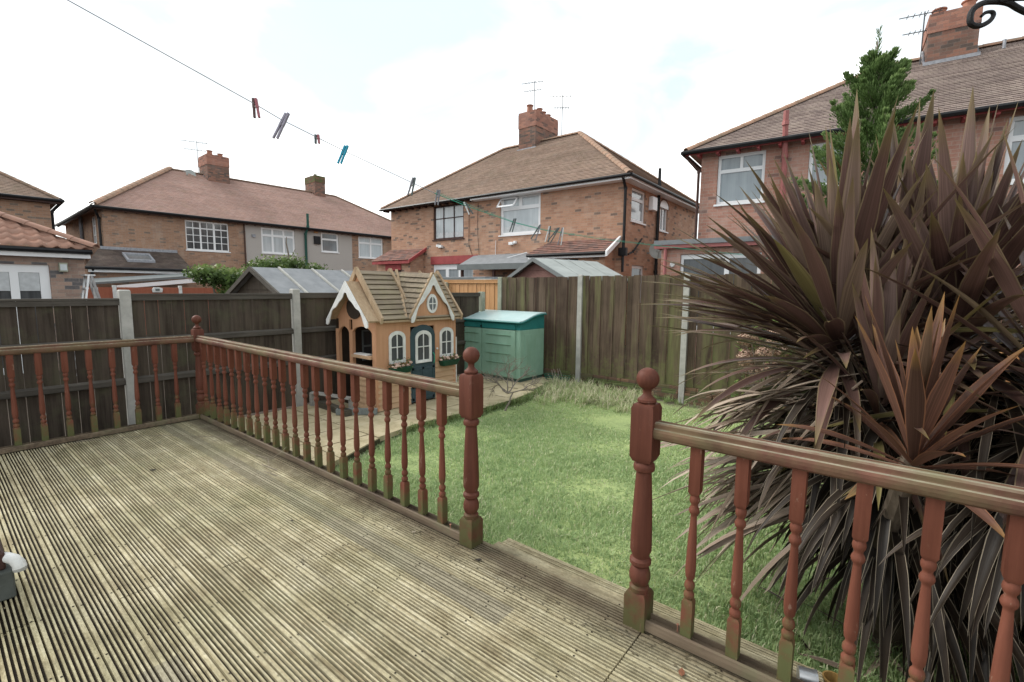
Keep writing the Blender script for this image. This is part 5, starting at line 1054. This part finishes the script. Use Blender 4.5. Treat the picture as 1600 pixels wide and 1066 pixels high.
# ------------------------------------------------------------------ plants
BARK = wood('bark_grey', (.14, .115, .09), (.27, .235, .20), 2, grain=60)
def bare_shrub():
    t = thing('bare_shrub', 'small leafless twiggy shrub arching over the patio edge', 'shrub', (1.47, 3.2, LZ)); m = MB(); random.seed(5)
    def br(p, d, L, r_, dep):
        pts = [p]; q = p.copy(); dd = d.copy()
        for k in range(4): dd = (dd+Vector((rnd(-.35, .35), rnd(-.35, .35), rnd(-.22, .25)))).normalized(); q = q+dd*L/4; pts.append(q.copy())
        m.tube(pts, [r_, r_*.9, r_*.8, r_*.7, r_*.55], 5)
        if dep > 0:
            for k in range(4 if dep > 1 else 4): i = random.choice([2, 3, 4]); a = (dd+Vector((rnd(-1, 1), rnd(-1, 1), rnd(-.5, .6)))*.9).normalized(); br(pts[i], a, L*rnd(.55, .8), r_*.58, dep-1)
    b = Vector((1.47, 3.2, LZ)); br(b, Vector((.1, .25, 1)), .30, .016, 0); tip = Vector((1.47, 3.25, LZ+.26))
    for a in ((-.7, .3, .45), (.75, .35, .3), (.1, .2, .9), (-.3, -.4, .6), (.5, .8, .4)): br(tip, Vector(a).normalized(), .26, .011, 3)
    m.build('branches', BARK, t)
bare_shrub()

def leaf_cloud(name, label, blobs, n, size, mat, cat='shrub', trunk=None, group=None, flat=.6, part='foliage'):
    t = thing(name, label, cat, trunk or (blobs[0][0], blobs[0][1], GZ), group); V = np.zeros((n*4, 3)); T = np.zeros(n*4)
    wts = np.array([b[3]*b[4]*b[5] for b in blobs]); wts = wts/wts.sum(); ch = RNG.choice(len(blobs), n, p=wts); B = np.array(blobs)[ch]
    d = RNG.normal(size=(n, 3)); d /= np.linalg.norm(d, axis=1)[:, None]; r_ = RNG.random(n)**.45; c = B[:, :3]+d*r_[:, None]*B[:, 3:6]*(1+.25*np.sin(d[:, :1]*9+d[:, 1:2]*7))
    u = RNG.normal(size=(n, 3)); u /= np.linalg.norm(u, axis=1)[:, None]; v = np.cross(u, d+RNG.normal(size=(n, 3))*.5); v /= np.linalg.norm(v, axis=1)[:, None]+1e-6
    s = size*(.6+.8*RNG.random(n))[:, None]; V[0::4] = c-u*s; V[1::4] = c+v*s*flat; V[2::4] = c+u*s; V[3::4] = c-v*s*flat
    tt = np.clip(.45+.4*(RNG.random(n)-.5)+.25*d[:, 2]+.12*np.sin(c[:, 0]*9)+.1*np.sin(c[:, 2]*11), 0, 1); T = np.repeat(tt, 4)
    bigmesh(part, V, np.arange(n*4).reshape(n, 4), mat, t, T)
    return t
IVY = leafmat('ivy_leaf', [(0, (.03, .05, .015)), (.5, (.10, .16, .045)), (1, (.24, .30, .10))])
def stems(t, pts, mat=None, name='stems'):
    m = MB()
    for p in pts: m.tube(p[0], p[1], 6)
    m.build(name, mat or BARK, t)
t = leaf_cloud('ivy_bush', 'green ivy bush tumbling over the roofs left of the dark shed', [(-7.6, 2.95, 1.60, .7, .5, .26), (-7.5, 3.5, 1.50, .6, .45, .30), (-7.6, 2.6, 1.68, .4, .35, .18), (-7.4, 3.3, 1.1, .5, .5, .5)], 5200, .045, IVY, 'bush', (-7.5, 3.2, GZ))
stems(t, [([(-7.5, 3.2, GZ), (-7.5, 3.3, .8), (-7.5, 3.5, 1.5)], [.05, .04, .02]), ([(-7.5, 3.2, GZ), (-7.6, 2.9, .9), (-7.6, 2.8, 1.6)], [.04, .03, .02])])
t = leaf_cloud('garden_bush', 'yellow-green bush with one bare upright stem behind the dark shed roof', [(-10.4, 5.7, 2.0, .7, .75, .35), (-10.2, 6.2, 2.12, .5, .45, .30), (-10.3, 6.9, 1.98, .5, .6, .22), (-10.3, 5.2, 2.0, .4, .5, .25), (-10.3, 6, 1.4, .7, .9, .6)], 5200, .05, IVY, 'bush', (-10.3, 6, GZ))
stems(t, [([(-10.3, 6, GZ), (-10.3, 6, 1.5), (-10.2, 6.05, 2.4), (-10.2, 5.98, 2.8), (-10.2, 6.0, 3.0)], [.06, .05, .03, .025, .01]), ([(-10.2, 6.05, 2.3), (-10.2, 6.2, 2.45), (-10.15, 6.25, 2.62)], [.02, .015, .01])])

def conifer():
    bx, by = 5.12, 7.3; t = thing('conifer', 'bright green cypress conifer rising behind the cordyline', 'tree', (bx, by, GZ)); H = 5.12; random.seed(3)
    m = MB(); m.tube([(bx, by, GZ), (bx+.03, by, 2), (bx, by, 4), (bx-.03, by, H-.1)], [.12, .09, .045, .008], 8)
    V = []; F = []; T = []
    sprays = []
    for k in range(105):
        f = k/105; z = .9+(H-1.25)*f**.92; L = 1.22*(1-f)**.55*rnd(.62, 1.2)+.05; a = k*2.399+rnd(-.3, .3); el = rnd(-.1, .25)+.3*f
        pts = []; p = Vector((bx, by, z)); NP = 9
        for i in range(NP):
            s = i/(NP-1); e = el+.75*s*s; aa = a+.3*math.sin(s*3+k); d = Vector((math.cos(aa), math.sin(aa), math.tan(min(e, 1.2)))).normalized(); pts.append(p.copy()); p = p+d*L/(NP-1)
        m.tube(pts, [.016*(1-f)+.006-.0006*i for i in range(NP)], 4, False)
        shade = rnd(-.12, .12); end = (pts[-1]-pts[-3]).normalized()
        for i in range(2, NP):
            s = i/(NP-1); q = pts[i]; rad = .17*math.sin(math.pi*min(1, s*.75+.18))*(.65+.5*(1-f))
            for _ in range(int(150*(.35+L*.7))):
                off = Vector((random.gauss(0, 1), random.gauss(0, 1), random.gauss(0, .6)))*rad*.42; dirv = (end*1.6+off.normalized()*.55+Vector((0, 0, .5))+Vector((rnd(-.3, .3), rnd(-.3, .3), rnd(-.2, .3)))).normalized(); ln = rnd(.03, .075)
                c0 = q+off; w_ = dirv.cross(Vector((rnd(-1, 1), rnd(-1, 1), rnd(-1, 1)))).normalized()*ln*.15; o = len(V); mid = c0+dirv*ln*.5
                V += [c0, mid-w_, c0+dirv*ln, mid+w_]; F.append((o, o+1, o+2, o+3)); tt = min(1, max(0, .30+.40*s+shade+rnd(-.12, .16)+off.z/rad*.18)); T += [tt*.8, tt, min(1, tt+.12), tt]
    # leader wisps
    for k in range(60):
        z = H-.55+.6*k/60; a = rnd(0, 6.28); d = Vector((math.cos(a)*.5, math.sin(a)*.5, 1)).normalized(); c0 = Vector((bx-.02, by, z)); ln = rnd(.06, .16); w_ = d.cross(Vector((0, 1, .2))).normalized()*.006; o = len(V); V += [c0, c0+d*ln*.5-w_, c0+d*ln, c0+d*ln*.5+w_]; F.append((o, o+1, o+2, o+3)); T += [.5]*4
    m.build('trunk', BARK, t); bigmesh('foliage', V, F, leafmat('cypress_spray', [(0, (.018, .036, .010)), (.35, (.065, .115, .03)), (.7, (.14, .22, .075)), (1, (.26, .35, .13))], rough=.7, trans=.35), t, T)
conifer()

def hydrangea():
    t = thing('hydrangea', 'dried pinkish-brown hydrangea heads with a few green leaves by the back fence', 'shrub', (4.35, 5.05, LZ)); random.seed(9)
    V = []; F = []; T = []; m = MB(); heads = []
    for k in range(15):
        c = Vector((rnd(4.05, 4.75), rnd(4.85, 5.2), rnd(.28, .98))); heads.append(c); m.tube([(4.35+rnd(-.1, .1), 5.05, LZ), ((c.x+4.35)/2, c.y, c.z*.4), c], [.008, .006, .004], 5)
        for _ in range(330):
            d = Vector((random.gauss(0, 1), random.gauss(0, 1), random.gauss(0, 1))).normalized(); q = c+Vector((d.x*.11, d.y*.11, d.z*.085))*rnd(.75, 1); a = d.cross(Vector((rnd(-1, 1), rnd(-1, 1), rnd(-1, 1)))).normalized()*.011; b = a.cross(d).normalized()*.011; o = len(V); V += [q-a, q-b, q+a, q+b]; F.append((o, o+1, o+2, o+3)); T += [rnd(0, 1)]*4
    m.build('stems', BARK, t); bigmesh('dried_flowers', V, F, leafmat('dried_petal', [(0, (.20, .11, .08)), (.5, (.42, .28, .21)), (1, (.60, .45, .36))], rough=.8), t, T)
    V = []; F = []; T = []
    for _ in range(420):
        c = Vector((rnd(3.95, 4.6), rnd(5.0, 5.35), rnd(-.2, 1.25))); a = rnd(0, 6.28); u = Vector((math.cos(a), math.sin(a), rnd(-.6, .5)))*.045; v_ = Vector((-math.sin(a), math.cos(a), rnd(-.3, .3)))*.022; o = len(V); V += [c-u, c+v_, c+u, c-v_]; F.append((o, o+1, o+2, o+3)); T += [rnd(.3, 1)]*4
    bigmesh('leaves', V, F, IVY, t, T)
hydrangea()

# ------------------------------------------------------------------ cordyline
def blades(name, specs, mat, parent):
    """specs: (base, direction, length, width, droop, tint, twist)"""
    V = []; F = []; T = []; UV = []; n = 9
    for (b, d, L, w_, dr, tint, tw) in specs:
        d = Vector(d).normalized(); side = d.cross(Vector((0, 0, 1)))
        side = side.normalized() if side.length > .05 else Vector((math.cos(tw*9), math.sin(tw*9), 0)); p = Vector(b); o = len(V); dd = d.copy()
        for i in range(n+1):
            s = i/n; wd = w_*(.38+1.15*s if s < .38 else .817+.10*math.sin((s-.38)*3) if s < .55 else max(0.0, (1-s)/.45)**.75*.86)*.5*1.15
            sd = (side*math.cos(tw*s)+dd.cross(side)*math.sin(tw*s)).normalized(); nr = sd.cross(dd).normalized()
            if nr.z < 0: nr = -nr
            for k, (e, h) in enumerate(((-1, .28), (-.5, .07), (0, 0), (.5, .07), (1, .28))): V.append(p+sd*wd*e+nr*wd*h); T.append(tint); UV.append(((e+1)/2, s))
            dd = (dd+Vector((0, 0, -dr/n*(.3+1.6*s)))).normalized(); p = p+dd*L/n
            if p.y < .10: p.y = .10; dd = Vector((dd.x, max(dd.y, .0), dd.z)).normalized()
            if p.z < LZ+.02: p.z = LZ+.02; dd = Vector((dd.x, dd.y, .02)).normalized()
        for i in range(n):
            for k in range(4): a = o+i*5+k; F.append((a, a+1, a+6, a+5))
    return bigmesh(name, V, F, mat, parent, T, UV)
def cordyline():
    t = thing('cordyline', 'large purple-brown spiky cordyline with several heads behind the right railing', 'plant', (5.66, 1.05, LZ)); random.seed(12)
    LM = leafmat('cordyline_leaf', [(0, (.028, .015, .013)), (.3, (.075, .042, .035)), (.6, (.14, .082, .068)), (.85, (.22, .15, .13)), (1, (.17, .145, .06))], rough=.36, trans=.12, uvstripe=True, tip=(.16, .13, .045), edge=(.22, .17, .10))
    LR = leafmat('cordyline_young_leaf', [(0, (.05, .030, .022)), (.5, (.11, .058, .042)), (.8, (.16, .082, .058)), (1, (.13, .10, .05))], rough=.36, trans=.15, uvstripe=True, tip=(.30, .17, .05), edge=(.28, .13, .07))
    LD = leafmat('cordyline_old_leaf', [(0, (.010, .008, .006)), (.35, (.05, .035, .025)), (.6, (.22, .165, .125)), (1, (.46, .38, .30))], rough=.5, trans=.1, uvstripe=True, edge=(.32, .27, .20))
    heads = [((5.36, 1.20, 1.10), 170, 1.06, .088, 1.0), ((5.80, 1.36, 1.12), 140, 1.04, .088, 1.0), ((6.08, .95, 1.02), 100, .98, .082, .8), ((5.60, 1.50, 1.14), 90, 1.04, .084, 1), ((5.55, 1.0, .82), 90, .78, .06, 1)]
    m = MB(); base = Vector((5.66, 1.08, LZ))
    for h in heads: q = Vector(h[0]); m.tube([base, base.lerp(q, .4)+Vector((.03, 0, .05)), base.lerp(q, .8), q], [.075, .06, .05, .04], 10)
    m.tube([base, (5.6, .85, .2), (5.67, .60, .74)], [.06, .045, .035], 8); m.tube([(6.0, 1.0, LZ), (6.03, .85, .4), (6.05, .75, 1.0)], [.05, .045, .04], 8)
    m.build('trunk', wood('cordyline_bark', (.06, .045, .03), (.16, .13, .10), 2, grain=50), t, True)
    for hi, (c, n, L, w_, k) in enumerate(heads):
        sp = []
        for i in range(n):
            f = i/n; a = i*2.39996+rnd(-.15, .15); el = R(87-120*f**1.25)+rnd(-.10, .10); d = Vector((math.cos(a)*math.cos(el), math.sin(a)*math.cos(el), math.sin(el)))
            if d.y < -.45 and f > .35 and rnd(0, 1) > .5: continue
            if (Vector(c)+d*L).y < .02: d = Vector((d.x, max(d.y, (.03-c[1])/L), d.z))
            tint = min(1, max(0, (.62 if f < .5 else .42)+rnd(-.3, .3))); tint = 1 if rnd(0, 1) > .93 else tint
            sp.append((Vector(c)+d*.04+Vector((0, 0, .10-.26*f)), d, L*rnd(.68, 1.08)*(1-.25*f), w_*rnd(.75, 1.15)*(1-.3*f), .10+.75*f*rnd(.5, 1.3), tint, rnd(-.5, .5)))
        if hi == 0:
            for i in range(60):
                a = R(rnd(165, 238)); el = R(rnd(8, 68)); d = Vector((math.cos(a)*math.cos(el), math.sin(a)*math.cos(el), math.sin(el))); sp.append((Vector(c)+Vector((0, 0, rnd(-.12, .1))), d, rnd(.85, 1.08), w_*rnd(.7, 1.0), rnd(.05, .3), rnd(.2, .95), rnd(-.4, .4)))
        blades('leaf_head', sp, LM, t)
    # young red head in front
    sp = []; c = Vector((5.67, .58, .74))
    for i in range(32):
        f = i/32; a = i*2.39996; el = R(86-88*f**1.5)+rnd(-.08, .08); d = Vector((math.cos(a)*math.cos(el), math.sin(a)*math.cos(el), math.sin(el)))
        L = (.62-.22*abs(f-.3))*rnd(.75, 1.1)
        if c.y+d.y*L < .06: d.y = (.06-c.y)/L; 
        sp.append((c+d*.02-Vector((0, 0, .05*f)), d, L, .060*rnd(.85, 1.15), .1+.4*f, rnd(.2, 1), rnd(-.3, .3)))
    blades('young_leaf_head', sp, LR, t)
    # drooping skirt of old leaves
    sp = []
    for (c, n) in (((5.40, 1.15, .95), 150), ((5.62, 1.02, .70), 150), ((5.95, 1.15, .9), 130), ((5.62, .95, .42), 120), ((6.05, .85, .7), 110), ((5.9, 1.1, .3), 110)):
        for i in range(n):
            a = rnd(0, 6.283); el = R(rnd(-60, 0)); d = Vector((math.cos(a)*math.cos(el), math.sin(a)*math.cos(el), math.sin(el))); L = rnd(.45, .85); q = Vector(c)+Vector((0, 0, rnd(-.2, .15)))
            if q.y+d.y*L*.8 < .07: d.y = (.07-q.y)/(L*.8)
            left = max(0, -d.x); sp.append((q, d, L, rnd(.03, .05), rnd(.9, 2.2), min(1, rnd(0, .5)+.45*left)*(1 if c[0] < 5.5 else .42), rnd(-.9, .9)))  # right-hand skirt leaves tinted darker: deep shade put into their colour
    for i in range(190): # pale leaves hanging to the left
        a = R(rnd(155, 225)); el = R(rnd(-52, 8)); d = Vector((math.cos(a)*math.cos(el), math.sin(a)*math.cos(el)*.6, math.sin(el))); sp.append((Vector((rnd(5.2, 5.55), rnd(.8, 1.3), rnd(.30, 1.0))), d, rnd(.55, .88), rnd(.034, .056), rnd(.15, 1.0), rnd(.5, 1), rnd(-.6, .6)))
    blades('drooping_old_leaves', sp, LD, t)
    # litter of fallen leaves at the base
    sp = []
    for i in range(60): a = rnd(0, 6.283); sp.append((Vector((rnd(5.2, 6.3), rnd(.3, 1.9), LZ+.02)), (math.cos(a), math.sin(a), .12), rnd(.2, .42), .024, .35, rnd(.2, .8), rnd(-1, 1)))
    tag(blades('fallen_leaves', sp, LD, None), 'fallen strap leaves lying round the foot of the cordyline', 'leaf litter', kind='stuff')
cordyline()
t = leaf_cloud('dark_fill_shrub', 'dark evergreen shrub added to blacken the gap behind the cordyline trunks', [(6.25, 1.55, .30, .5, .5, .65), (5.9, 1.75, .2, .45, .4, .6), (6.5, 1.6, .5, .4, .5, .6)], 15000, .034, leafmat('dark_evergreen', [(0, (.008, .014, .006)), (1, (.035, .055, .02))], trans=.1), 'shrub', (6.2, 1.7, LZ))  # added as dark backing so the gaps between the leaves go black
stems(t, [([(6.2, 1.7, LZ), (6.22, 1.65, 0), (6.25, 1.6, .4)], [.03, .02, .01]), ([(6.2, 1.7, LZ), (6.1, 1.9, .1)], [.02, .01])])

# ------------------------------------------------------------------ washing line and pegs
LINE = [(3.686, -1.503, 2.187), (3.691, -1.447, 2.17), (3.707, -1.254, 2.111), (3.732, -.966, 2.022), (3.739, -.882, 1.993), (3.759, -.632, 1.931), (3.785, -.298, 1.858), (3.795, -.173, 1.831), (3.81, .032, 1.797), (3.835, .393, 1.752), (3.854, .667, 1.735), (3.895, 1.377, 1.735), (3.955, 2.397, 1.757), (4.019, 3.487, 1.785), (4.067, 4.321, 1.805), (4.30, 4.85, 1.78), (5.0, 5.45, 1.66)]
def washing_line():
    t = thing('washing_line', 'thin washing line running from upper left down across the garden', 'washing line', LINE[0]); A = [Vector(p) for p in LINE]; A.insert(0, A[0]-(A[1]-A[0])*30)
    m = MB(); m.tube(A[:9], .0016, 5); m.build('grey_strand', M['lead'], t); gm = plain('green_line', (.03, .36, .25), .5); m = MB(); m.tube(A[8:], .0019, 5)
    m.tube([p+Vector((0, .01, .006+.004*math.sin(i*2))) for i, p in enumerate(A[8:])], .0010, 5); m.build('green_strand', gm, t)
    m = MB(); m.tube([(5.0, 5.46, 1.60), (5.0, 5.44, 1.66), (5.0, 5.47, 1.69)], .006, 6); m.build('hook', M['steel'], t)
washing_line()
def line_at(i, f): return Vector(LINE[i]).lerp(Vector(LINE[i+1]), f)
def peg(label, i, f, cols, tilt, L=.075, rz=0., group='clothes pegs on the washing line', open_=.10):
    p = line_at(i, f); t = thing('clothes_peg', label, 'clothes peg', p, group); d = (Vector(LINE[i+1])-Vector(LINE[i])).normalized(); 
    for k, sg in enumerate((-1, 1)):
        m = MB(); a = tilt+sg*open_*.6
        # leg lies in the plane across our view: use camera right/up
        ax = (rt2*math.sin(a)-up2*math.cos(a)); ax = Vector((ax.x, ax.y, ax.z)).normalized(); s0 = p-ax*L*.30+rt2*sg*.0055; s1 = s0+ax*L
        w_ = ax.cross(rt2).normalized(); m.bar(s0, s0+ax*L*.5, .008, .011, w_); m.bar(s0+ax*L*.5, s1, .0065, .010, w_); m.build('peg_arm', cols[k], t, bevel=.0012)
    m = MB(); c = p+(-up2*math.cos(tilt)+rt2*math.sin(tilt))*L*.12; m.tube([c-rt2*.007, c+rt2*.007], .004, 6); m.build('spring', M['steel'], t)
gy = plain('peg_grey', (.20, .20, .22), .5); gy2 = plain('peg_mauve', (.33, .31, .38), .5); rdk = plain('peg_brown', (.12, .07, .065), .6); bl = plain('peg_blue', (.03, .33, .48), .4); wh = plain('peg_white', (.6, .6, .6), .5); gg = plain('peg_slate', (.10, .12, .12), .5); pk = plain('peg_pink', (.35, .12, .14), .5)
peg('dark brown and red peg, first from the upper left', 3, .0, (rdk, pk), .12, .07); peg('large mauve-grey peg standing across the line above the left terrace', 4, .05, (gy2, gy2), -.45, .105, open_=.05); peg('tiny dark and pink peg seen end-on against the sky', 4, .55, (gg, pk), .05, .035)
peg('bright blue peg hanging alone on the line', 5, .0, (bl, bl), -.38, .08, open_=.03); peg('grey peg where the line passes the left corner of the brick semis', 6, .0, (gy, gg), -.25, .085); peg('grey peg just left of the dark brown window', 7, .1, (gy, gy), -.15, .075, open_=.05)
peg('black and white peg just right of the dark brown window', 8, .0, (wh, gg), .5, .07, open_=.15); peg('small dark peg in front of the open white window', 9, .0, (gg, gg), -.3, .08, open_=.06)
peg('black and grey splayed peg, leftmost of the close group of four', 10, -.08, (gg, gy), -.45, .10, open_=.22); peg('pale grey peg, second in the close group of four', 10, .07, (wh, gg), -.2, .10, open_=.1); peg('dark splayed peg, third in the close group of four', 10, .17, (gg, gg), -.6, .11, open_=.12); peg('grey peg, rightmost of the close group of four', 10, .26, (gy, wh), -.2, .115, open_=.1)

# ------------------------------------------------------------------ iron bracket, pier, pipe, litter
def bracket():
    t = thing('iron_bracket', 'black wrought iron scroll bracket at the top right corner', 'bracket', (5.75, -.70, 1.85)); m = MB()
    import mathutils
    C = Matrix.Identity(3)
    def S(u, v, d): # place in the vertical plane of the bracket, facing the deck
        x = (u-800)/742.44; y = -(v-533)/742.44; return Vector((5.5652, -1.7777, 1.377))+rt2*(x*d)+up2*(y*d)+fw*d
    c = S(1547, 22, 1.15); pts = []
    seq = [(1554, 27), (1560, 22), (1551, 19), (1543, 25), (1531, 26)]
    spiral = [(1533, 26), (1540, 20), (1550, 19), (1552, 25), (1545, 34), (1530, 41), (1517, 37), (1517, 22), (1525, 11), (1540, 4), (1562, 3), (1578, 6), (1592, 14), (1612, 22), (1650, 26)]
    pts = [S(u, v, 1.15+.0004*i) for i, (u, v) in enumerate(spiral)]; fine = []
    for i in range(len(pts)-1):
        p0, p1, p2, p3 = pts[max(i-1, 0)], pts[i], pts[i+1], pts[min(i+2, len(pts)-1)]
        for k in range(5): s = k/5; fine.append(.5*((2*p1)+(-p0+p2)*s+(2*p0-5*p1+4*p2-p3)*s*s+(-p0+3*p1-3*p2+p3)*s**3))
    n = len(fine); m.tube(fine, [.0035+.0032*min(1, i/n*2.2) for i in range(n)], 8); m.build('scroll', M['iron'], t, True)
    m = MB(); m.tube([S(1560, 2, 1.15), S(1580, -2, 1.15), S(1610, -3, 1.15), S(1680, -8, 1.15), S(1900, -10, 1.2)], .006, 8); m.build('arm', M['iron'], t, True)
    e = S(1900, -10, 1.2); m = MB(); m.box(e.x-.02, e.x+.05, e.y-.035, e.y+.035, .001, e.z+.12); m.build('timber_upright', M['stain_new'], t, bevel=.004)
bracket()
def pier():
    t = thing('brick_pier', 'low brick pier with white overflow pipe at the left edge of the deck', 'pier', (2.5, -1.75, 0))
    m = MB(); m.box(2.40, 2.64, -2.05, -1.605, .001, .13); m.build('plinth', plain('pier_plinth', (.10, .11, .10), .9, .2, 8, .4), t, bevel=.008); m = MB(); m.box(2.42, 2.615, -2.03, -1.625, .131, .21); m.build('dark_course', M['dkbrown'], t, bevel=.008)
    m = MB(); m.box(2.42, 2.605, -2.03, -1.635, .211, .34); m.build('brickwork', M['brick_chim'], t, bevel=.006)
    m = MB(); pts = [(2.52, -1.68, .175), (2.60, -1.62, .178), (2.635, -1.60, .172), (2.652, -1.59, .155), (2.655, -1.588, .137)]; m.tube(pts, [.021, .021, .022, .023, .024], 14); m.build('overflow_elbow', M['white_paint'], t, True)
    m = MB(); m.tube([(2.655, -1.588, .142), (2.655, -1.588, .126)], .023, 14); m.build('pipe_collar', M['concrete'], t, True)
    m = MB(); m.tube([(2.52, -1.69, .34), (2.52, -1.69, .60)], .034, 10); m.tube([(2.52, -1.69, .58), (2.52, -1.69, .64)], .045, 10); m.build('black_downpipe', M['black'], t, True); m = MB(); m.tube([(2.52, -1.69, .46), (2.58, -1.65, .47)], .012, 8); m.build('pipe_stub', M['upvc'], t)
pier()
def litter():
    random.seed(77); lm = plain('dead_leaf', (.26, .11, .06), .8, .3, 30, .4); tw = plain('dry_twig', (.30, .255, .19), .8, .2, 30, .3); dk = plain('dark_debris', (.03, .025, .02), .9)
    def leaf(x, y, s, lab, mat=lm, z=.003):
        m = MB(); a = rnd(0, 6.28); pts = [(math.cos(a+b)*s*r_, math.sin(a+b)*s*r_) for b, r_ in ((0, 1), (.7, .62), (1.57, .5), (2.4, .6), (3.14, .9), (3.9, .55), (4.7, .5), (5.5, .62))]
        top = [(x+p, y+q, z+.004+.25*abs(q)*rnd(.5, 1)) for p, q in pts]; m.add(top+[(x, y, z+.006)], [(i, (i+1) % 8, 8) for i in range(8)]); m.add([(a_, b_, c_-.0012) for a_, b_, c_ in top]+[(x, y, z+.0045)], [((i+1) % 8, i, 8) for i in range(8)]); tag(m.build('dead_leaf', mat), lab, 'leaf', 'dead leaves on the deck')
    leaf(5.07, -.16, .022, 'small orange-brown leaf on the deck beside the near railing'); leaf(4.02, -.10, .02, 'dark crumpled leaf at the foot of the middle newel', dk); leaf(3.55, -.13, .016, 'pale crumpled leaf just left of the middle newel foot', tw); leaf(2.9, -.5, .012, 'tiny dark leaf in the middle of the deck', dk); leaf(1.35, -.78, .028, 'dark flat leaf on the far left part of the deck', dk)
    def twig(pts, r_, lab): m = MB(); m.tube(pts, r_*.6, 5); tag(m.build('dry_twig', tw), lab, 'twig', 'dry twigs and strips on the deck')
    twig([(1.35, -.13, .006), (1.55, -.16, .012), (1.75, -.12, .008), (1.95, -.2, .005)], .004, 'long pale curved twig lying by the long railing'); twig([(1.8, -.10, .02), (1.86, -.06, .07), (1.92, -.05, .12)], .0035, 'pale upright stalk caught in the long railing base'); twig([(1.85, -.21, .006), (2.05, -.19, .006)], .008, 'reddish pale strip of bark beside the long railing'); twig([(2.0, -.26, .006), (2.16, -.24, .006)], .006, 'short straight splinter beside the bark strip')
    twig([(.05, -1.0, .004), (.35, -.6, .02), (.6, -.35, .012), (.9, -.12, .006)], .004, 'very long pale stem curving across the far deck corner'); twig([(2.6, -.2, .004), (2.66, -.17, .012), (2.74, -.19, .005)], .0025, 'small white curled fibre near the long railing')
    for (x, y) in ((5.0, .015), (3.74, .0)): m = MB(); m.tube([(x, y-.026, .04), (x, y-.026, .072)], .0022, 6); m.tube([(x, y-.026, .070), (x, y-.026, .074)], .005, 8); tag(m.build('screw', M['pot']), 'rusty screw standing in the base rail right of the near newel' if x > 4.5 else 'rusty screw in the base rail just left of the middle newel', 'screw')
    V = []; F = []
    for _ in range(1500):
        if rnd(0, 1) < .6: x, y = rnd(0, 8), -.04-abs(random.gauss(0, .09))
        elif rnd(0, 1) < .5: x, y = abs(random.gauss(0, .12))+.04, rnd(-2.5, 0)
        else: x, y = rnd(0, 7), rnd(-3, 0)
        if 3.95 < x < 4.78 and y > -.1: y -= .1
        r_ = rnd(.0015, .0055); a = rnd(0, 6.28); o = len(V); V += [(x+r_*math.cos(a+q)*k_, y+r_*math.sin(a+q), .0015+rnd(0, .003)) for q, k_ in ((0, 1.8), (1.6, 1), (3.1, 1.8), (4.7, 1))]; F.append((o, o+1, o+2, o+3))
    tag(bigmesh('deck_debris', V, F, leafmat('debris', [(0, (.04, .035, .02)), (1, (.16, .13, .08))], trans=0), tint=np.repeat(RNG.random(len(F)), 4)), 'dark crumbs of moss and dirt gathered on the deck boards', 'debris', kind='stuff')
    # tin and pot on the step beyond the railing
    t = thing('metal_tin', 'small silver tin lying by the foot of the right railing', 'tin', (5.43, .10, -.0)); m = MB(); m.tube([(5.40, .085, .012), (5.45, .10, .012)], .032, 16); m.build('tin_body', M['steel'], t, True); m = MB(); m.tube([(5.45, .10, .012), (5.455, .1015, .012)], .034, 16); m.build('rim', M['steel'], t, True)
    m = MB(); m.lathe([(.022, 0), (.03, .055), (.033, .055), (.033, .062), (.028, .062), (.022, .01)], (5.50, .125, -.03), 14); tag(m.build('plastic_pot', plain('amber_plastic', (.32, .20, .07), .35)), 'amber plastic pot next to the silver tin', 'pot')
litter()
print('objects', len(bpy.data.objects))
